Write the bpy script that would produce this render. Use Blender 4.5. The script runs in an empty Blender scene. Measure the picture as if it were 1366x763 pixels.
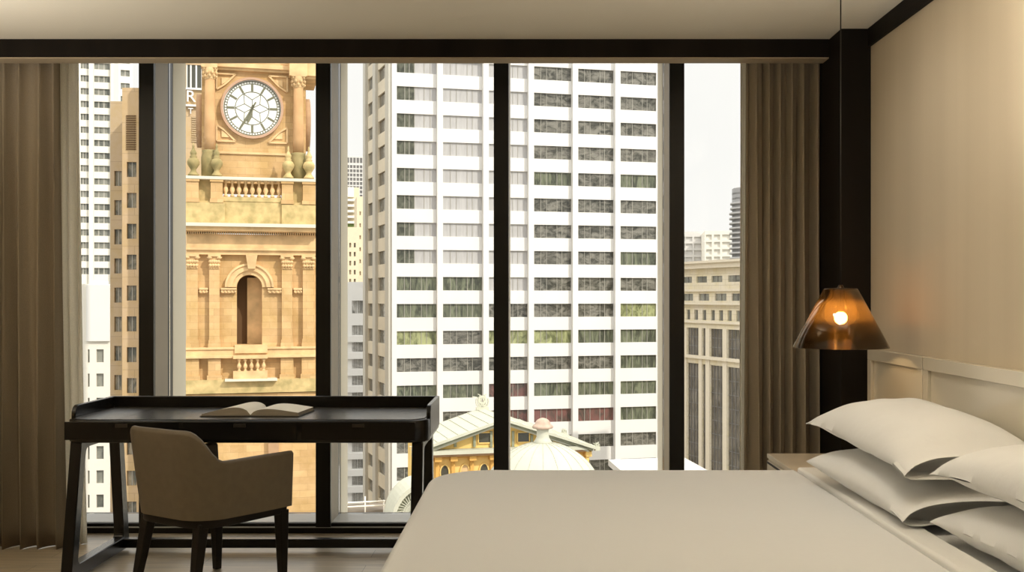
import bpy, math, random
from mathutils import Vector, noise
random.seed(7)
R = math.radians
PI = math.pi
sc = bpy.context.scene
col = sc.collection
F = 1450.0; VX = 708.0; VY = 397.0; H = 1.3      # focal length (px), vanishing point, eye height
GZ = -46.0                                         # street level far below the room

# ------------------------------------------------------------------ materials
def nmat(name):
    m = bpy.data.materials.new(name); m.use_nodes = True
    nt = m.node_tree
    b = nt.nodes['Principled BSDF']
    return m, nt, b
def mat(name, c, rough=.6, spec=.5, metal=0, noise_amt=0, noise_scale=5, bump=0, bump_scale=40, sheen=0, stretch=None, c2=None, coat=0):
    m, nt, b = nmat(name)
    b.inputs['Base Color'].default_value = (*c, 1)
    b.inputs['Roughness'].default_value = rough
    b.inputs['Specular IOR Level'].default_value = spec
    b.inputs['Metallic'].default_value = metal
    b.inputs['Sheen Weight'].default_value = sheen
    b.inputs['Coat Weight'].default_value = coat
    b.inputs['Coat Roughness'].default_value = .15
    if noise_amt or bump or c2:
        tc = nt.nodes.new('ShaderNodeTexCoord')
        mp = nt.nodes.new('ShaderNodeMapping')
        nt.links.new(tc.outputs['Object'], mp.inputs['Vector'])
        if stretch: mp.inputs['Scale'].default_value = stretch
    if noise_amt or c2:
        n = nt.nodes.new('ShaderNodeTexNoise'); n.inputs['Scale'].default_value = noise_scale
        n.inputs['Detail'].default_value = 5
        nt.links.new(mp.outputs[0], n.inputs['Vector'])
        r = nt.nodes.new('ShaderNodeValToRGB')
        r.color_ramp.elements[0].position = .3; r.color_ramp.elements[1].position = .7
        a = c2 if c2 else tuple(max(0, x*(1-noise_amt)) for x in c)
        d = c if c2 else tuple(min(1, x*(1+noise_amt)) for x in c)
        r.color_ramp.elements[0].color = (*a, 1); r.color_ramp.elements[1].color = (*d, 1)
        nt.links.new(n.outputs['Fac'], r.inputs[0]); nt.links.new(r.outputs[0], b.inputs['Base Color'])
    if bump:
        n2 = nt.nodes.new('ShaderNodeTexNoise'); n2.inputs['Scale'].default_value = bump_scale
        n2.inputs['Detail'].default_value = 4
        nt.links.new(mp.outputs[0], n2.inputs['Vector'])
        bp = nt.nodes.new('ShaderNodeBump'); bp.inputs['Strength'].default_value = bump
        bp.inputs['Distance'].default_value = .01
        nt.links.new(n2.outputs['Fac'], bp.inputs['Height']); nt.links.new(bp.outputs[0], b.inputs['Normal'])
    return m
def stone(name, c1, c2, joint, theta, bw=1.1, bh=.5, msz=.012, rough=.85, noise_amt=.5):
    """coursed stone: blocks laid out along the facade direction and up"""
    m, nt, b = nmat(name)
    b.inputs['Roughness'].default_value = rough
    b.inputs['Specular IOR Level'].default_value = .2
    tc = nt.nodes.new('ShaderNodeTexCoord')
    mp = nt.nodes.new('ShaderNodeMapping'); mp.inputs['Rotation'].default_value = (0, 0, -theta)
    nt.links.new(tc.outputs['Object'], mp.inputs['Vector'])
    sp = nt.nodes.new('ShaderNodeSeparateXYZ'); nt.links.new(mp.outputs[0], sp.inputs[0])
    ad = nt.nodes.new('ShaderNodeMath'); ad.operation = 'ADD'
    nt.links.new(sp.outputs[0], ad.inputs[0]); nt.links.new(sp.outputs[1], ad.inputs[1])
    cb = nt.nodes.new('ShaderNodeCombineXYZ')
    nt.links.new(ad.outputs[0], cb.inputs[0]); nt.links.new(sp.outputs[2], cb.inputs[1])
    br = nt.nodes.new('ShaderNodeTexBrick')
    br.inputs['Scale'].default_value = 1
    br.inputs['Brick Width'].default_value = bw; br.inputs['Row Height'].default_value = bh
    br.inputs['Mortar Size'].default_value = msz; br.inputs['Mortar Smooth'].default_value = .3
    br.inputs['Color1'].default_value = (*c1, 1); br.inputs['Color2'].default_value = (*c2, 1)
    br.inputs['Mortar'].default_value = (*joint, 1)
    nt.links.new(cb.outputs[0], br.inputs['Vector'])
    n = nt.nodes.new('ShaderNodeTexNoise'); n.inputs['Scale'].default_value = .55; n.inputs['Detail'].default_value = 8
    n.inputs['Roughness'].default_value = .65
    nt.links.new(tc.outputs['Object'], n.inputs['Vector'])
    rp = nt.nodes.new('ShaderNodeValToRGB')
    rp.color_ramp.elements[0].position = .35; rp.color_ramp.elements[1].position = .62
    lo = 1 - noise_amt*.6
    rp.color_ramp.elements[0].color = (lo, lo*.97, lo*.8, 1); rp.color_ramp.elements[1].color = (1, 1, 1, 1)
    nt.links.new(n.outputs['Fac'], rp.inputs[0])
    mx = nt.nodes.new('ShaderNodeMix'); mx.data_type = 'RGBA'; mx.blend_type = 'MULTIPLY'
    mx.inputs[0].default_value = 1
    nt.links.new(br.outputs['Color'], mx.inputs[6]); nt.links.new(rp.outputs[0], mx.inputs[7])
    nt.links.new(mx.outputs[2], b.inputs['Base Color'])
    return m
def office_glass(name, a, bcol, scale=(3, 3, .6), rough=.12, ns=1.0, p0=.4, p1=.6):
    """tinted office window: reflections, interior light and blinds put into the base colour as noise"""
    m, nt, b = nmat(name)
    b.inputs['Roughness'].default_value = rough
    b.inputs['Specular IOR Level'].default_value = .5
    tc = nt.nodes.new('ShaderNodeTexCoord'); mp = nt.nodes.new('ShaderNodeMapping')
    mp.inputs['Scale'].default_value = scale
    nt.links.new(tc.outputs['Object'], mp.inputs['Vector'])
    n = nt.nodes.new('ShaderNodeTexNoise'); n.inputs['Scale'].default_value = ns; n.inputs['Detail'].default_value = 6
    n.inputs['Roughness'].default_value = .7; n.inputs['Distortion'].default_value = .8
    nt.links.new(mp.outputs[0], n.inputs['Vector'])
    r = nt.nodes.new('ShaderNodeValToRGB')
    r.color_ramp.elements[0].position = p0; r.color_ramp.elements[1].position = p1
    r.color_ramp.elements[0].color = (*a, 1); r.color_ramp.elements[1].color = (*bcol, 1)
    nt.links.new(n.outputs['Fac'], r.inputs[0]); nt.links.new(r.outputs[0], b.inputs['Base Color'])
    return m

M = {}
M['ceiling'] = mat('ceiling paint', (.74, .70, .60), .9, .1)
M['dark_wood'] = mat('black stained timber', (.012, .009, .0065), .6, .12, noise_amt=.35, noise_scale=6, stretch=(1, 1, .08))
M['soffit'] = mat('beige soffit lining', (.42, .35, .25), .7, .2)
M['frame_black'] = mat('black window frame', (.010, .009, .007), .35, .35)
M['frame_grey'] = mat('grey anodised frame lining', (.48, .435, .345), .5, .3, noise_amt=.04)
M['frame_cream'] = mat('cream exterior fin', (.72, .66, .52), .6, .3)
M['sill'] = mat('pale grey metal sill', (.55, .56, .54), .35, .4)
M['carpetless'] = None
M['headboard'] = mat('cream lacquer', (.72, .65, .51), .12, .5, coat=.3)
M['bed_base'] = mat('beige bed base fabric', (.36, .31, .24), .9, .1, bump=.3, bump_scale=300)
M['linen'] = mat('white bed linen', (.665, .67, .665), .85, .15, sheen=.2, bump=.12, bump_scale=9)
M['linen2'] = mat('white pillow cotton', (.77, .768, .75), .8, .2, sheen=.2, bump=.25, bump_scale=14)
M['sheet'] = mat('pale satin sheet', (.78, .765, .72), .55, .3, sheen=.3, bump=.2, bump_scale=10)
M['chair_leather'] = mat('taupe chair leather', (.165, .135, .095), .5, .35, noise_amt=.06, noise_scale=30, bump=.08, bump_scale=220)
M['chair_wood'] = mat('dark espresso chair timber', (.008, .006, .005), .4, .3, noise_amt=.3, noise_scale=8)
M['desk_wood'] = mat('black oak desk', (.006, .005, .004), .26, .45, noise_amt=.5, noise_scale=7, stretch=(.1, 1, 1))
M['desk_top'] = mat('dark leather desk inlay', (.05, .046, .04), .27, .6, noise_amt=.1, noise_scale=60)
M['pull'] = mat('dark bronze pull', (.05, .042, .032), .35, .5, metal=.5)
M['paper'] = mat('cream book paper', (.88, .85, .77), .8, .1)
M['cover'] = mat('dark book cover', (.05, .045, .038), .5, .3)
M['edges'] = mat('book page edges', (.32, .28, .22), .85, .1, noise_amt=.3, noise_scale=60, stretch=(.2, .2, 30))
M['night_top'] = mat('pale stone nightstand top', (.62, .54, .42), .3, .5, noise_amt=.08)
M['night_body'] = mat('beige lacquer nightstand', (.56, .49, .38), .35, .4)
M['gap'] = mat('dark shadow gap', (.02, .017, .013), .6, .2)
M['cord'] = mat('black lamp cord', (.02, .017, .013), .5, .3)
M['bronze'] = mat('bronze lamp socket', (.10, .06, .03), .35, .5, metal=.8)
M['white_conc'] = mat('white painted concrete', (.70, .69, .665), .8, .2, noise_amt=.03, noise_scale=.2)
M['beige_conc'] = mat('beige return concrete', (.62, .56, .44), .85, .2, noise_amt=.08, noise_scale=.3)  # browner and darker than the front concrete
M['grey_fin'] = mat('grey concrete fin', (.50, .48, .42), .8, .2)
M['far_white'] = mat('white precast concrete', (.74, .71, .63), .85, .2, noise_amt=.03)
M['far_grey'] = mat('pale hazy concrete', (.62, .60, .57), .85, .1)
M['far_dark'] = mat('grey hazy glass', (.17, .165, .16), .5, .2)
M['slate'] = mat('grey balcony slabs', (.42, .41, .395), .8, .2)  # lightened: distance haze put into the slab colour
M['slate_dark'] = mat('dark recessed storeys', (.22, .215, .21), .5, .3)  # lightened the same way, haze put into the colour
M['white_roof'] = mat('white roof membrane', (.62, .61, .58), .8, .1)
M['street'] = mat('grey street asphalt', (.22, .21, .19), .9, .1)
M['mullion'] = mat('pale aluminium mullion', (.36, .345, .30), .5, .3)
M['g_pale'] = office_glass('glass painted sky grey', (.36, .35, .345), (.50, .49, .48), (2.2, 2.2, .25), p0=.3, p1=.75)  # grey sky reflection put into the base colour
M['g_dark'] = office_glass('glass with painted reflections', (.045, .045, .036), (.21, .20, .17), (.8, .8, 1.4))  # wavy pane reflections put into the base colour
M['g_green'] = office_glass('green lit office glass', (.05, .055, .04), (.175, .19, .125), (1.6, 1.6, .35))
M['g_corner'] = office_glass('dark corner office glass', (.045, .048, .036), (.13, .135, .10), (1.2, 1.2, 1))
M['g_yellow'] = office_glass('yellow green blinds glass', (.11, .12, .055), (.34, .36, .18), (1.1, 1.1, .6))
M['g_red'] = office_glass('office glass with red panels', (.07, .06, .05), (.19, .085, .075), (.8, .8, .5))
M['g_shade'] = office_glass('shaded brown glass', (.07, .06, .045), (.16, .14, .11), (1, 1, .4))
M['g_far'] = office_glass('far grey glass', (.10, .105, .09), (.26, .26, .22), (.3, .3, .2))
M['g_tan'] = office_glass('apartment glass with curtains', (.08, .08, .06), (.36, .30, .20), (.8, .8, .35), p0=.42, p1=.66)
TH = R(15)
M['sand'] = stone('honey sandstone blocks', (.66, .445, .225), (.56, .365, .18), (.45, .30, .15), TH, 1.1, .5, noise_amt=.35)
M['sand_plain'] = mat('carved honey sandstone', (.66, .455, .235), .85, .15, noise_amt=.2, noise_scale=1.1)
M['sand_mossy'] = mat('lichen stained sandstone', (.64, .475, .23), .9, .1, c2=(.36, .29, .13), noise_scale=1.6)
M['sand_red'] = mat('reddish sandstone column', (.54, .335, .165), .85, .15, c2=(.42, .245, .115), noise_scale=.8)
M['sand_olive'] = mat('olive stained pedestal stone', (.40, .31, .145), .9, .1, c2=(.22, .19, .085), noise_scale=1.5)
M['sand_pale'] = mat('bleached sandstone ledge', (.66, .60, .48), .8, .2)
M['sand_pink'] = mat('pinkish brown stone', (.42, .265, .15), .8, .2, noise_amt=.1, noise_scale=2)
M['louvre'] = mat('brown timber louvres', (.12, .07, .035), .8, .1)
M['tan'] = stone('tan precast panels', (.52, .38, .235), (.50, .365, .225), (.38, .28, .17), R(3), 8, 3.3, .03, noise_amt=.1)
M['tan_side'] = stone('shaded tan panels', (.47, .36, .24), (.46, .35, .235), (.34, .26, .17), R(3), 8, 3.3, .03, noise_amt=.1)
M['clock_face'] = mat('white opal clock glass', (.86, .86, .82), .35, .4)
M['clock_iron'] = mat('grey green clock iron', (.16, .155, .10), .6, .3)
M['clock_rim'] = mat('rose painted clock rim', (.46, .29, .19), .6, .3)
M['verdigris'] = mat('pale verdigris copper roof', (.50, .495, .395), .7, .3, noise_amt=.06, noise_scale=1.5)
M['verd_dark'] = mat('dark verdigris gutter', (.25, .26, .18), .7, .3, noise_amt=.3, noise_scale=2)
M['verd_mid'] = mat('mid verdigris lattice backing', (.36, .38, .28), .7, .2)
M['yellow'] = mat('ochre yellow render', (.78, .54, .19), .8, .2, noise_amt=.06, noise_scale=1)
M['yellow_dark'] = mat('deep ochre pilaster', (.62, .36, .10), .8, .2)
M['dome'] = mat('cream lead dome', (.47, .465, .375), .55, .3, noise_amt=.06, noise_scale=1.3)
M['pinkcap'] = mat('rusty pink cap', (.45, .33, .25), .6, .3, noise_amt=.2, noise_scale=3)
M['dark_glass'] = mat('dark window glass', (.07, .07, .055), .15, .5)
M['lime'] = stone('cream limestone', (.72, .665, .55), (.68, .625, .52), (.48, .43, .34), R(-69), 1.8, .6, .02, noise_amt=.12)
M['lime_plain'] = mat('plain cream limestone', (.68, .62, .50), .85, .2, noise_amt=.05)
M['brick'] = mat('reddish brick', (.42, .23, .14), .9, .1, noise_amt=.1)
M['beige_far'] = mat('beige render', (.68, .58, .42), .9, .1, noise_amt=.08)
M['terrace'] = mat('brown grey roof felt', (.17, .145, .115), .9, .1, noise_amt=.2, noise_scale=1)
M['green_leaf'] = mat('green planting', (.18, .24, .08), .9, .1, noise_amt=.4, noise_scale=4)

def mk_wallpaper():
    m, nt, b = nmat('beige woven wallpaper')
    b.inputs['Roughness'].default_value = .75; b.inputs['Specular IOR Level'].default_value = .2
    tc = nt.nodes.new('ShaderNodeTexCoord'); mp = nt.nodes.new('ShaderNodeMapping')
    mp.inputs['Scale'].default_value = (1, 1, .02)
    nt.links.new(tc.outputs['Object'], mp.inputs[0])
    n = nt.nodes.new('ShaderNodeTexNoise'); n.inputs['Scale'].default_value = 6; n.inputs['Detail'].default_value = 8
    nt.links.new(mp.outputs[0], n.inputs['Vector'])
    r = nt.nodes.new('ShaderNodeValToRGB')
    r.color_ramp.elements[0].position = .25; r.color_ramp.elements[1].position = .75
    r.color_ramp.elements[0].color = (.60, .51, .375, 1); r.color_ramp.elements[1].color = (.66, .565, .42, 1)
    nt.links.new(n.outputs['Fac'], r.inputs[0]); nt.links.new(r.outputs[0], b.inputs['Base Color'])
    return m
M['wallpaper'] = mk_wallpaper()

def mk_floor():
    m, nt, b = nmat('pale oak floor')
    tc = nt.nodes.new('ShaderNodeTexCoord'); mp = nt.nodes.new('ShaderNodeMapping')
    mp.inputs['Rotation'].default_value = (0, 0, 0)
    nt.links.new(tc.outputs['Object'], mp.inputs[0])
    br = nt.nodes.new('ShaderNodeTexBrick'); br.inputs['Scale'].default_value = 1
    br.inputs['Brick Width'].default_value = 1.6; br.inputs['Row Height'].default_value = .16
    br.inputs['Mortar Size'].default_value = .0015
    br.inputs['Color1'].default_value = (.52, .435, .31, 1); br.inputs['Color2'].default_value = (.46, .38, .265, 1)
    br.inputs['Mortar'].default_value = (.20, .16, .10, 1)
    nt.links.new(mp.outputs[0], br.inputs['Vector'])
    mp2 = nt.nodes.new('ShaderNodeMapping'); mp2.inputs['Scale'].default_value = (1, 12, 1)
    nt.links.new(tc.outputs['Object'], mp2.inputs[0])
    n = nt.nodes.new('ShaderNodeTexNoise'); n.inputs['Scale'].default_value = 3; n.inputs['Detail'].default_value = 7
    nt.links.new(mp2.outputs[0], n.inputs['Vector'])
    mx = nt.nodes.new('ShaderNodeMix'); mx.data_type = 'RGBA'; mx.blend_type = 'OVERLAY'; mx.inputs[0].default_value = .5
    nt.links.new(br.outputs['Color'], mx.inputs[6]); nt.links.new(n.outputs['Fac'], mx.inputs[7])
    nt.links.new(mx.outputs[2], b.inputs['Base Color'])
    b.inputs['Roughness'].default_value = .3; b.inputs['Specular IOR Level'].default_value = .5
    return m
M['floor'] = mk_floor()

def mk_glass(name, tint, refl):
    m = bpy.data.materials.new(name); m.use_nodes = True; nt = m.node_tree; nt.nodes.clear()
    o = nt.nodes.new('ShaderNodeOutputMaterial'); t = nt.nodes.new('ShaderNodeBsdfTransparent')
    g = nt.nodes.new('ShaderNodeBsdfGlossy'); g.inputs['Roughness'].default_value = .0
    t.inputs[0].default_value = (*tint, 1)
    fr = nt.nodes.new('ShaderNodeFresnel'); fr.inputs['IOR'].default_value = refl
    mx = nt.nodes.new('ShaderNodeMixShader')
    nt.links.new(fr.outputs[0], mx.inputs[0]); nt.links.new(t.outputs[0], mx.inputs[1]); nt.links.new(g.outputs[0], mx.inputs[2])
    nt.links.new(mx.outputs[0], o.inputs[0])
    return m
M['pane'] = mk_glass('clear window glass', (.985, .985, .97), 1.2)

def mk_curtain(name, c, trans):
    m = bpy.data.materials.new(name); m.use_nodes = True; nt = m.node_tree; nt.nodes.clear()
    o = nt.nodes.new('ShaderNodeOutputMaterial'); d = nt.nodes.new('ShaderNodeBsdfDiffuse'); t = nt.nodes.new('ShaderNodeBsdfTranslucent')
    tc = nt.nodes.new('ShaderNodeTexCoord'); n = nt.nodes.new('ShaderNodeTexNoise'); n.inputs['Scale'].default_value = 260
    n.inputs['Detail'].default_value = 3
    nt.links.new(tc.outputs['Object'], n.inputs['Vector'])
    r = nt.nodes.new('ShaderNodeValToRGB'); r.color_ramp.elements[0].position = .3; r.color_ramp.elements[1].position = .7
    r.color_ramp.elements[0].color = (*[x*.9 for x in c], 1); r.color_ramp.elements[1].color = (*[x*1.08 for x in c], 1)
    nt.links.new(n.outputs['Fac'], r.inputs[0])
    nt.links.new(r.outputs[0], d.inputs[0]); nt.links.new(r.outputs[0], t.inputs[0])
    mx = nt.nodes.new('ShaderNodeMixShader'); mx.inputs[0].default_value = trans
    nt.links.new(d.outputs[0], mx.inputs[1]); nt.links.new(t.outputs[0], mx.inputs[2]); nt.links.new(mx.outputs[0], o.inputs[0])
    return m
M['drape'] = mk_curtain('taupe linen drape', (.33, .275, .20), .04)
M['sheer'] = mk_curtain('pale sheer linen', (.88, .85, .77), .7)

def mk_shade():
    m = bpy.data.materials.new('smoked amber lamp glass'); m.use_nodes = True; nt = m.node_tree; nt.nodes.clear()
    o = nt.nodes.new('ShaderNodeOutputMaterial'); t = nt.nodes.new('ShaderNodeBsdfTransparent')
    t.inputs[0].default_value = (.72, .53, .29, 1)
    tl = nt.nodes.new('ShaderNodeBsdfTranslucent'); tl.inputs[0].default_value = (.58, .37, .14, 1)
    g = nt.nodes.new('ShaderNodeBsdfGlossy'); g.inputs['Roughness'].default_value = .08; g.inputs[0].default_value = (.9, .85, .75, 1)
    m1 = nt.nodes.new('ShaderNodeMixShader'); m1.inputs[0].default_value = .32
    nt.links.new(t.outputs[0], m1.inputs[1]); nt.links.new(tl.outputs[0], m1.inputs[2])
    lw = nt.nodes.new('ShaderNodeLayerWeight'); lw.inputs[0].default_value = .38
    m2 = nt.nodes.new('ShaderNodeMixShader')
    nt.links.new(lw.outputs['Fresnel'], m2.inputs[0]); nt.links.new(m1.outputs[0], m2.inputs[1]); nt.links.new(g.outputs[0], m2.inputs[2])
    nt.links.new(m2.outputs[0], o.inputs[0])
    return m
M['amber'] = mk_shade()
def mk_emit(name, c, s):
    m = bpy.data.materials.new(name); m.use_nodes = True; nt = m.node_tree; nt.nodes.clear()
    o = nt.nodes.new('ShaderNodeOutputMaterial'); e = nt.nodes.new('ShaderNodeEmission')
    e.inputs[0].default_value = (*c, 1); e.inputs[1].default_value = s; nt.links.new(e.outputs[0], o.inputs[0])
    return m
M['bulb'] = mk_emit('glowing bulb', (1, .70, .36), 75)

# ------------------------------------------------------------------ geometry helpers
class Fr:
    """a vertical facade frame: origin on the ground plan, u along the face, v into the building, z up"""
    def __init__(s, px=None, d=None, theta=0, O=None):
        s.O = O if O else ((px-VX)*d/F, d); s.c = math.cos(theta); s.s = math.sin(theta); s.th = theta
    def w(s, u, v, z): return Vector((s.O[0]+u*s.c-v*s.s, s.O[1]+u*s.s+v*s.c, z))
    def u(s, px, v=0):
        k = (px-VX)/F
        return (k*(s.O[1]+v*s.c)-s.O[0]+v*s.s)/(s.c-k*s.s)
    def z(s, px, py, v=0):
        u = s.u(px, v); return H+(VY-py)*(s.O[1]+u*s.s+v*s.c)/F
    def p(s, px, py, v=0): return (s.u(px, v), s.z(px, py, v))
ID = Fr(O=(0, 0))

class MB:
    def __init__(s, fr=ID): s.V = []; s.Fc = []; s.Mi = []; s.Sm = []; s.fr = fr
    def v(s, u, v, z): s.V.append(s.fr.w(u, v, z)); return len(s.V)-1
    def f(s, idx, mi=0, sm=False): s.Fc.append(tuple(idx)); s.Mi.append(mi); s.Sm.append(sm)
    def box(s, x0, x1, y0, y1, z0, z1, mi=0):
        if x0 > x1: x0, x1 = x1, x0
        if y0 > y1: y0, y1 = y1, y0
        if z0 > z1: z0, z1 = z1, z0
        a = [s.v(x, y, z) for z in (z0, z1) for (x, y) in ((x0, y0), (x1, y0), (x1, y1), (x0, y1))]
        for q in ((0, 3, 2, 1), (4, 5, 6, 7), (0, 1, 5, 4), (1, 2, 6, 5), (2, 3, 7, 6), (3, 0, 4, 7)): s.f([a[i] for i in q], mi)
        return s
    def prism(s, poly, v0, v1, mi=0, sm=False):
        """poly in (u,z), counter-clockwise seen from the front, pushed from v0 to v1"""
        a = [s.v(u, v0, z) for u, z in poly]; b = [s.v(u, v1, z) for u, z in poly]; n = len(poly)
        s.f(a, mi); s.f(b[::-1], mi)
        for i in range(n): j = (i+1) % n; s.f((a[j], a[i], b[i], b[j]), mi, sm)
        return s
    def plan(s, poly, z0, z1, mi=0, sm=False):
        a = [s.v(x, y, z0) for x, y in poly]; b = [s.v(x, y, z1) for x, y in poly]; n = len(poly)
        s.f(a[::-1], mi); s.f(b, mi)
        for i in range(n): j = (i+1) % n; s.f((a[i], a[j], b[j], b[i]), mi, sm)
        return s
    def lathe(s, cx, cy, prof, n=24, mi=0, sm=True, cap=True, a0=0):
        rings = [[s.v(cx+r*math.cos(a0+2*PI*k/n), cy+r*math.sin(a0+2*PI*k/n), z) for k in range(n)] for r, z in prof]
        for A, B in zip(rings, rings[1:]):
            for k in range(n): j = (k+1) % n; s.f((A[k], A[j], B[j], B[k]), mi, sm)
        if cap: s.f(rings[0][::-1], mi); s.f(rings[-1], mi)
        return s
    def tube(s, a, b, r0, r1=None, n=10, mi=0, sides=None):
        r1 = r0 if r1 is None else r1
        a = Vector(a); b = Vector(b); d = (b-a).normalized()
        x = d.orthogonal().normalized(); y = d.cross(x)
        A = [s.v(*(a+(x*math.cos(2*PI*k/n)+y*math.sin(2*PI*k/n))*r0)) for k in range(n)]
        B = [s.v(*(b+(x*math.cos(2*PI*k/n)+y*math.sin(2*PI*k/n))*r1)) for k in range(n)]
        for k in range(n): j = (k+1) % n; s.f((A[k], A[j], B[j], B[k]), mi, True)
        s.f(A[::-1], mi); s.f(B, mi)
        return s
    def beam(s, a, b, q0, q1, mi=0):
        """tapered square bar a->b; q = (half x, half y)"""
        A = [s.v(a[0]+i*q0[0], a[1]+j*q0[1], a[2]) for i, j in ((-1, -1), (1, -1), (1, 1), (-1, 1))]
        B = [s.v(b[0]+i*q1[0], b[1]+j*q1[1], b[2]) for i, j in ((-1, -1), (1, -1), (1, 1), (-1, 1))]
        s.f(A[::-1] if b[2] > a[2] else A, mi); s.f(B if b[2] > a[2] else B[::-1], mi)
        for k in range(4):
            j = (k+1) % 4; q = (A[k], A[j], B[j], B[k]); s.f(q if b[2] > a[2] else q[::-1], mi)
        return s
    def line(s, u0, z0, u1, z1, w, v0, v1, mi=0):
        """flat bar in the facade plane from (u0,z0) to (u1,z1)"""
        dx, dz = u1-u0, z1-z0; L = math.hypot(dx, dz) or 1; nx, nz = -dz/L*w/2, dx/L*w/2
        return s.prism([(u0-nx, z0-nz), (u1-nx, z1-nz), (u1+nx, z1+nz), (u0+nx, z0+nz)], v0, v1, mi)
    def ring(s, cu, cz, r0, r1, v0, v1, n=48, mi=0, a0=0, a1=2*PI):
        full = abs(a1-a0) >= 2*PI-1e-6; m = n if full else n+1
        P = []
        for k in range(m):
            a = a0+(a1-a0)*k/n; c, q = math.cos(a), math.sin(a)
            P.append((s.v(cu+r0*c, v0, cz+r0*q), s.v(cu+r1*c, v0, cz+r1*q), s.v(cu+r1*c, v1, cz+r1*q), s.v(cu+r0*c, v1, cz+r0*q)))
        for k in range(n):
            A = P[k]; B = P[(k+1) % m]
            for i in range(4):
                j = (i+1) % 4; s.f((A[i], A[j], B[j], B[i]), mi, False)
        if not full: s.f(P[0][::-1], mi); s.f(P[-1], mi)
        return s
    def grid(s, pts, mi=0, flip=False, sm=True):
        I = [[s.v(*p) for p in row] for row in pts]
        for a in range(len(I)-1):
            for b in range(len(I[0])-1):
                q = (I[a][b], I[a][b+1], I[a+1][b+1], I[a+1][b])
                s.f(q[::-1] if flip else q, mi, sm)
        return I
    def build(s, name, mats, parent=None, bevel=0, subsurf=0, solid=0, bseg=2, recalc=True):
        me = bpy.data.meshes.new(name)
        off = parent.matrix_world.translation.copy() if parent is not None and parent.get('_loc') is None else Vector((0, 0, 0))
        if parent is not None: off = LOC[parent.name]
        me.from_pydata([tuple(q-off) for q in s.V], [], s.Fc)
        if not isinstance(mats, (list, tuple)): mats = [mats]
        for m in mats: me.materials.append(m)
        me.polygons.foreach_set('material_index', s.Mi); me.polygons.foreach_set('use_smooth', s.Sm)
        if recalc:
            import bmesh
            bm = bmesh.new(); bm.from_mesh(me); bmesh.ops.recalc_face_normals(bm, faces=bm.faces[:]); bm.to_mesh(me); bm.free()
        me.update()
        o = bpy.data.objects.new(name, me); col.objects.link(o)
        LOC[o.name] = off
        if parent is not None: o.parent = parent
        if parent is not None and LOC.get(parent.name) is not None and not parent.get('label') and parent.type == 'MESH' and parent.parent is None: pass
        if solid:
            q = o.modifiers.new('thickness', 'SOLIDIFY'); q.thickness = solid; q.offset = 0
        if bevel:
            q = o.modifiers.new('bevel', 'BEVEL'); q.width = bevel; q.segments = bseg; q.limit_method = 'ANGLE'; q.angle_limit = R(35)
        if subsurf:
            q = o.modifiers.new('subdivision', 'SUBSURF'); q.levels = subsurf; q.render_levels = subsurf
        return o
LOC = {}
def tag(o, label, cat, group=None):
    o['label'] = label; o['category'] = cat
    if group: o['group'] = group
    return o
def thing(name, label, cat, loc, group=None):
    o = bpy.data.objects.new(name, None); col.objects.link(o); o.location = loc; o.empty_display_size = .1
    LOC[o.name] = Vector(loc)
    return tag(o, label, cat, group)
def solo(mb, name, mats, label, cat, group=None, **k):
    """a thing that is one mesh: origin moved to its base"""
    lo = Vector((sum(v.x for v in mb.V)/len(mb.V), sum(v.y for v in mb.V)/len(mb.V), min(v.z for v in mb.V)))
    mb.V = [v-lo for v in mb.V]
    o = mb.build(name, mats, None, **k); o.location = lo; LOC[o.name] = lo
    return tag(o, label, cat, group)
def struct(name, mb, mats, parent=None, **k):
    o = mb.build(name, mats, parent, **k)
    if parent is None: o['kind'] = 'structure'
    return o
def PX(px, d): return (px-VX)*d/F
def PZ(py, d): return H+(VY-py)*d/F

# ------------------------------------------------------------------ the room
XW = 1.653; XL = -3.45; YB = -2.6; CZ = 2.607; YF = 5.995; COLX = 1.507; TOPZ = 2.80
struct('floor', MB().box(XL-.2, XW+.2, YB-.2, 6.02, -.12, 0), M['floor'])
mb = MB(); mb.box(XL-.2, XW+.2, YB-.2, 5.61, CZ, TOPZ+.12); mb.box(XL-.2, XW+.2, 5.61, 6.62, TOPZ, TOPZ+.12)
struct('ceiling', mb, M['ceiling'])
struct('wall_right', MB().box(XW, XW+.2, YB-.2, 6.62, -.12, CZ), M['wallpaper'])
struct('wall_left', MB().box(XL-.2, XL, YB-.2, 6.62, -.12, CZ), M['wallpaper'])
struct('wall_back', MB().box(XL, XW, YB-.2, YB, -.12, CZ), M['wallpaper'])
# dark timber beam over the window, with its beige soffit and the curtain pocket behind it
mb = MB(); mb.box(XL, COLX, 5.495, 5.61, 2.515, CZ, 0); mb.box(XL, COLX, 5.4955, 5.61, 2.509, 2.515, 1)
struct('trim_1', mb, [M['dark_wood'], M['soffit']])
struct('trim_2', MB().box(COLX, XW, 5.28, 6.6, 0, CZ), M['dark_wood'], bevel=.004)      # dark corner column
struct('trim_3', MB().box(XW-.016, XW, YB, 5.28, 2.52, CZ), M['dark_wood'])             # crown strip on the right wall
struct('trim_4', MB().box(XL, XL+.016, YB, 5.495, 2.52, CZ), M['dark_wood'])
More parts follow.
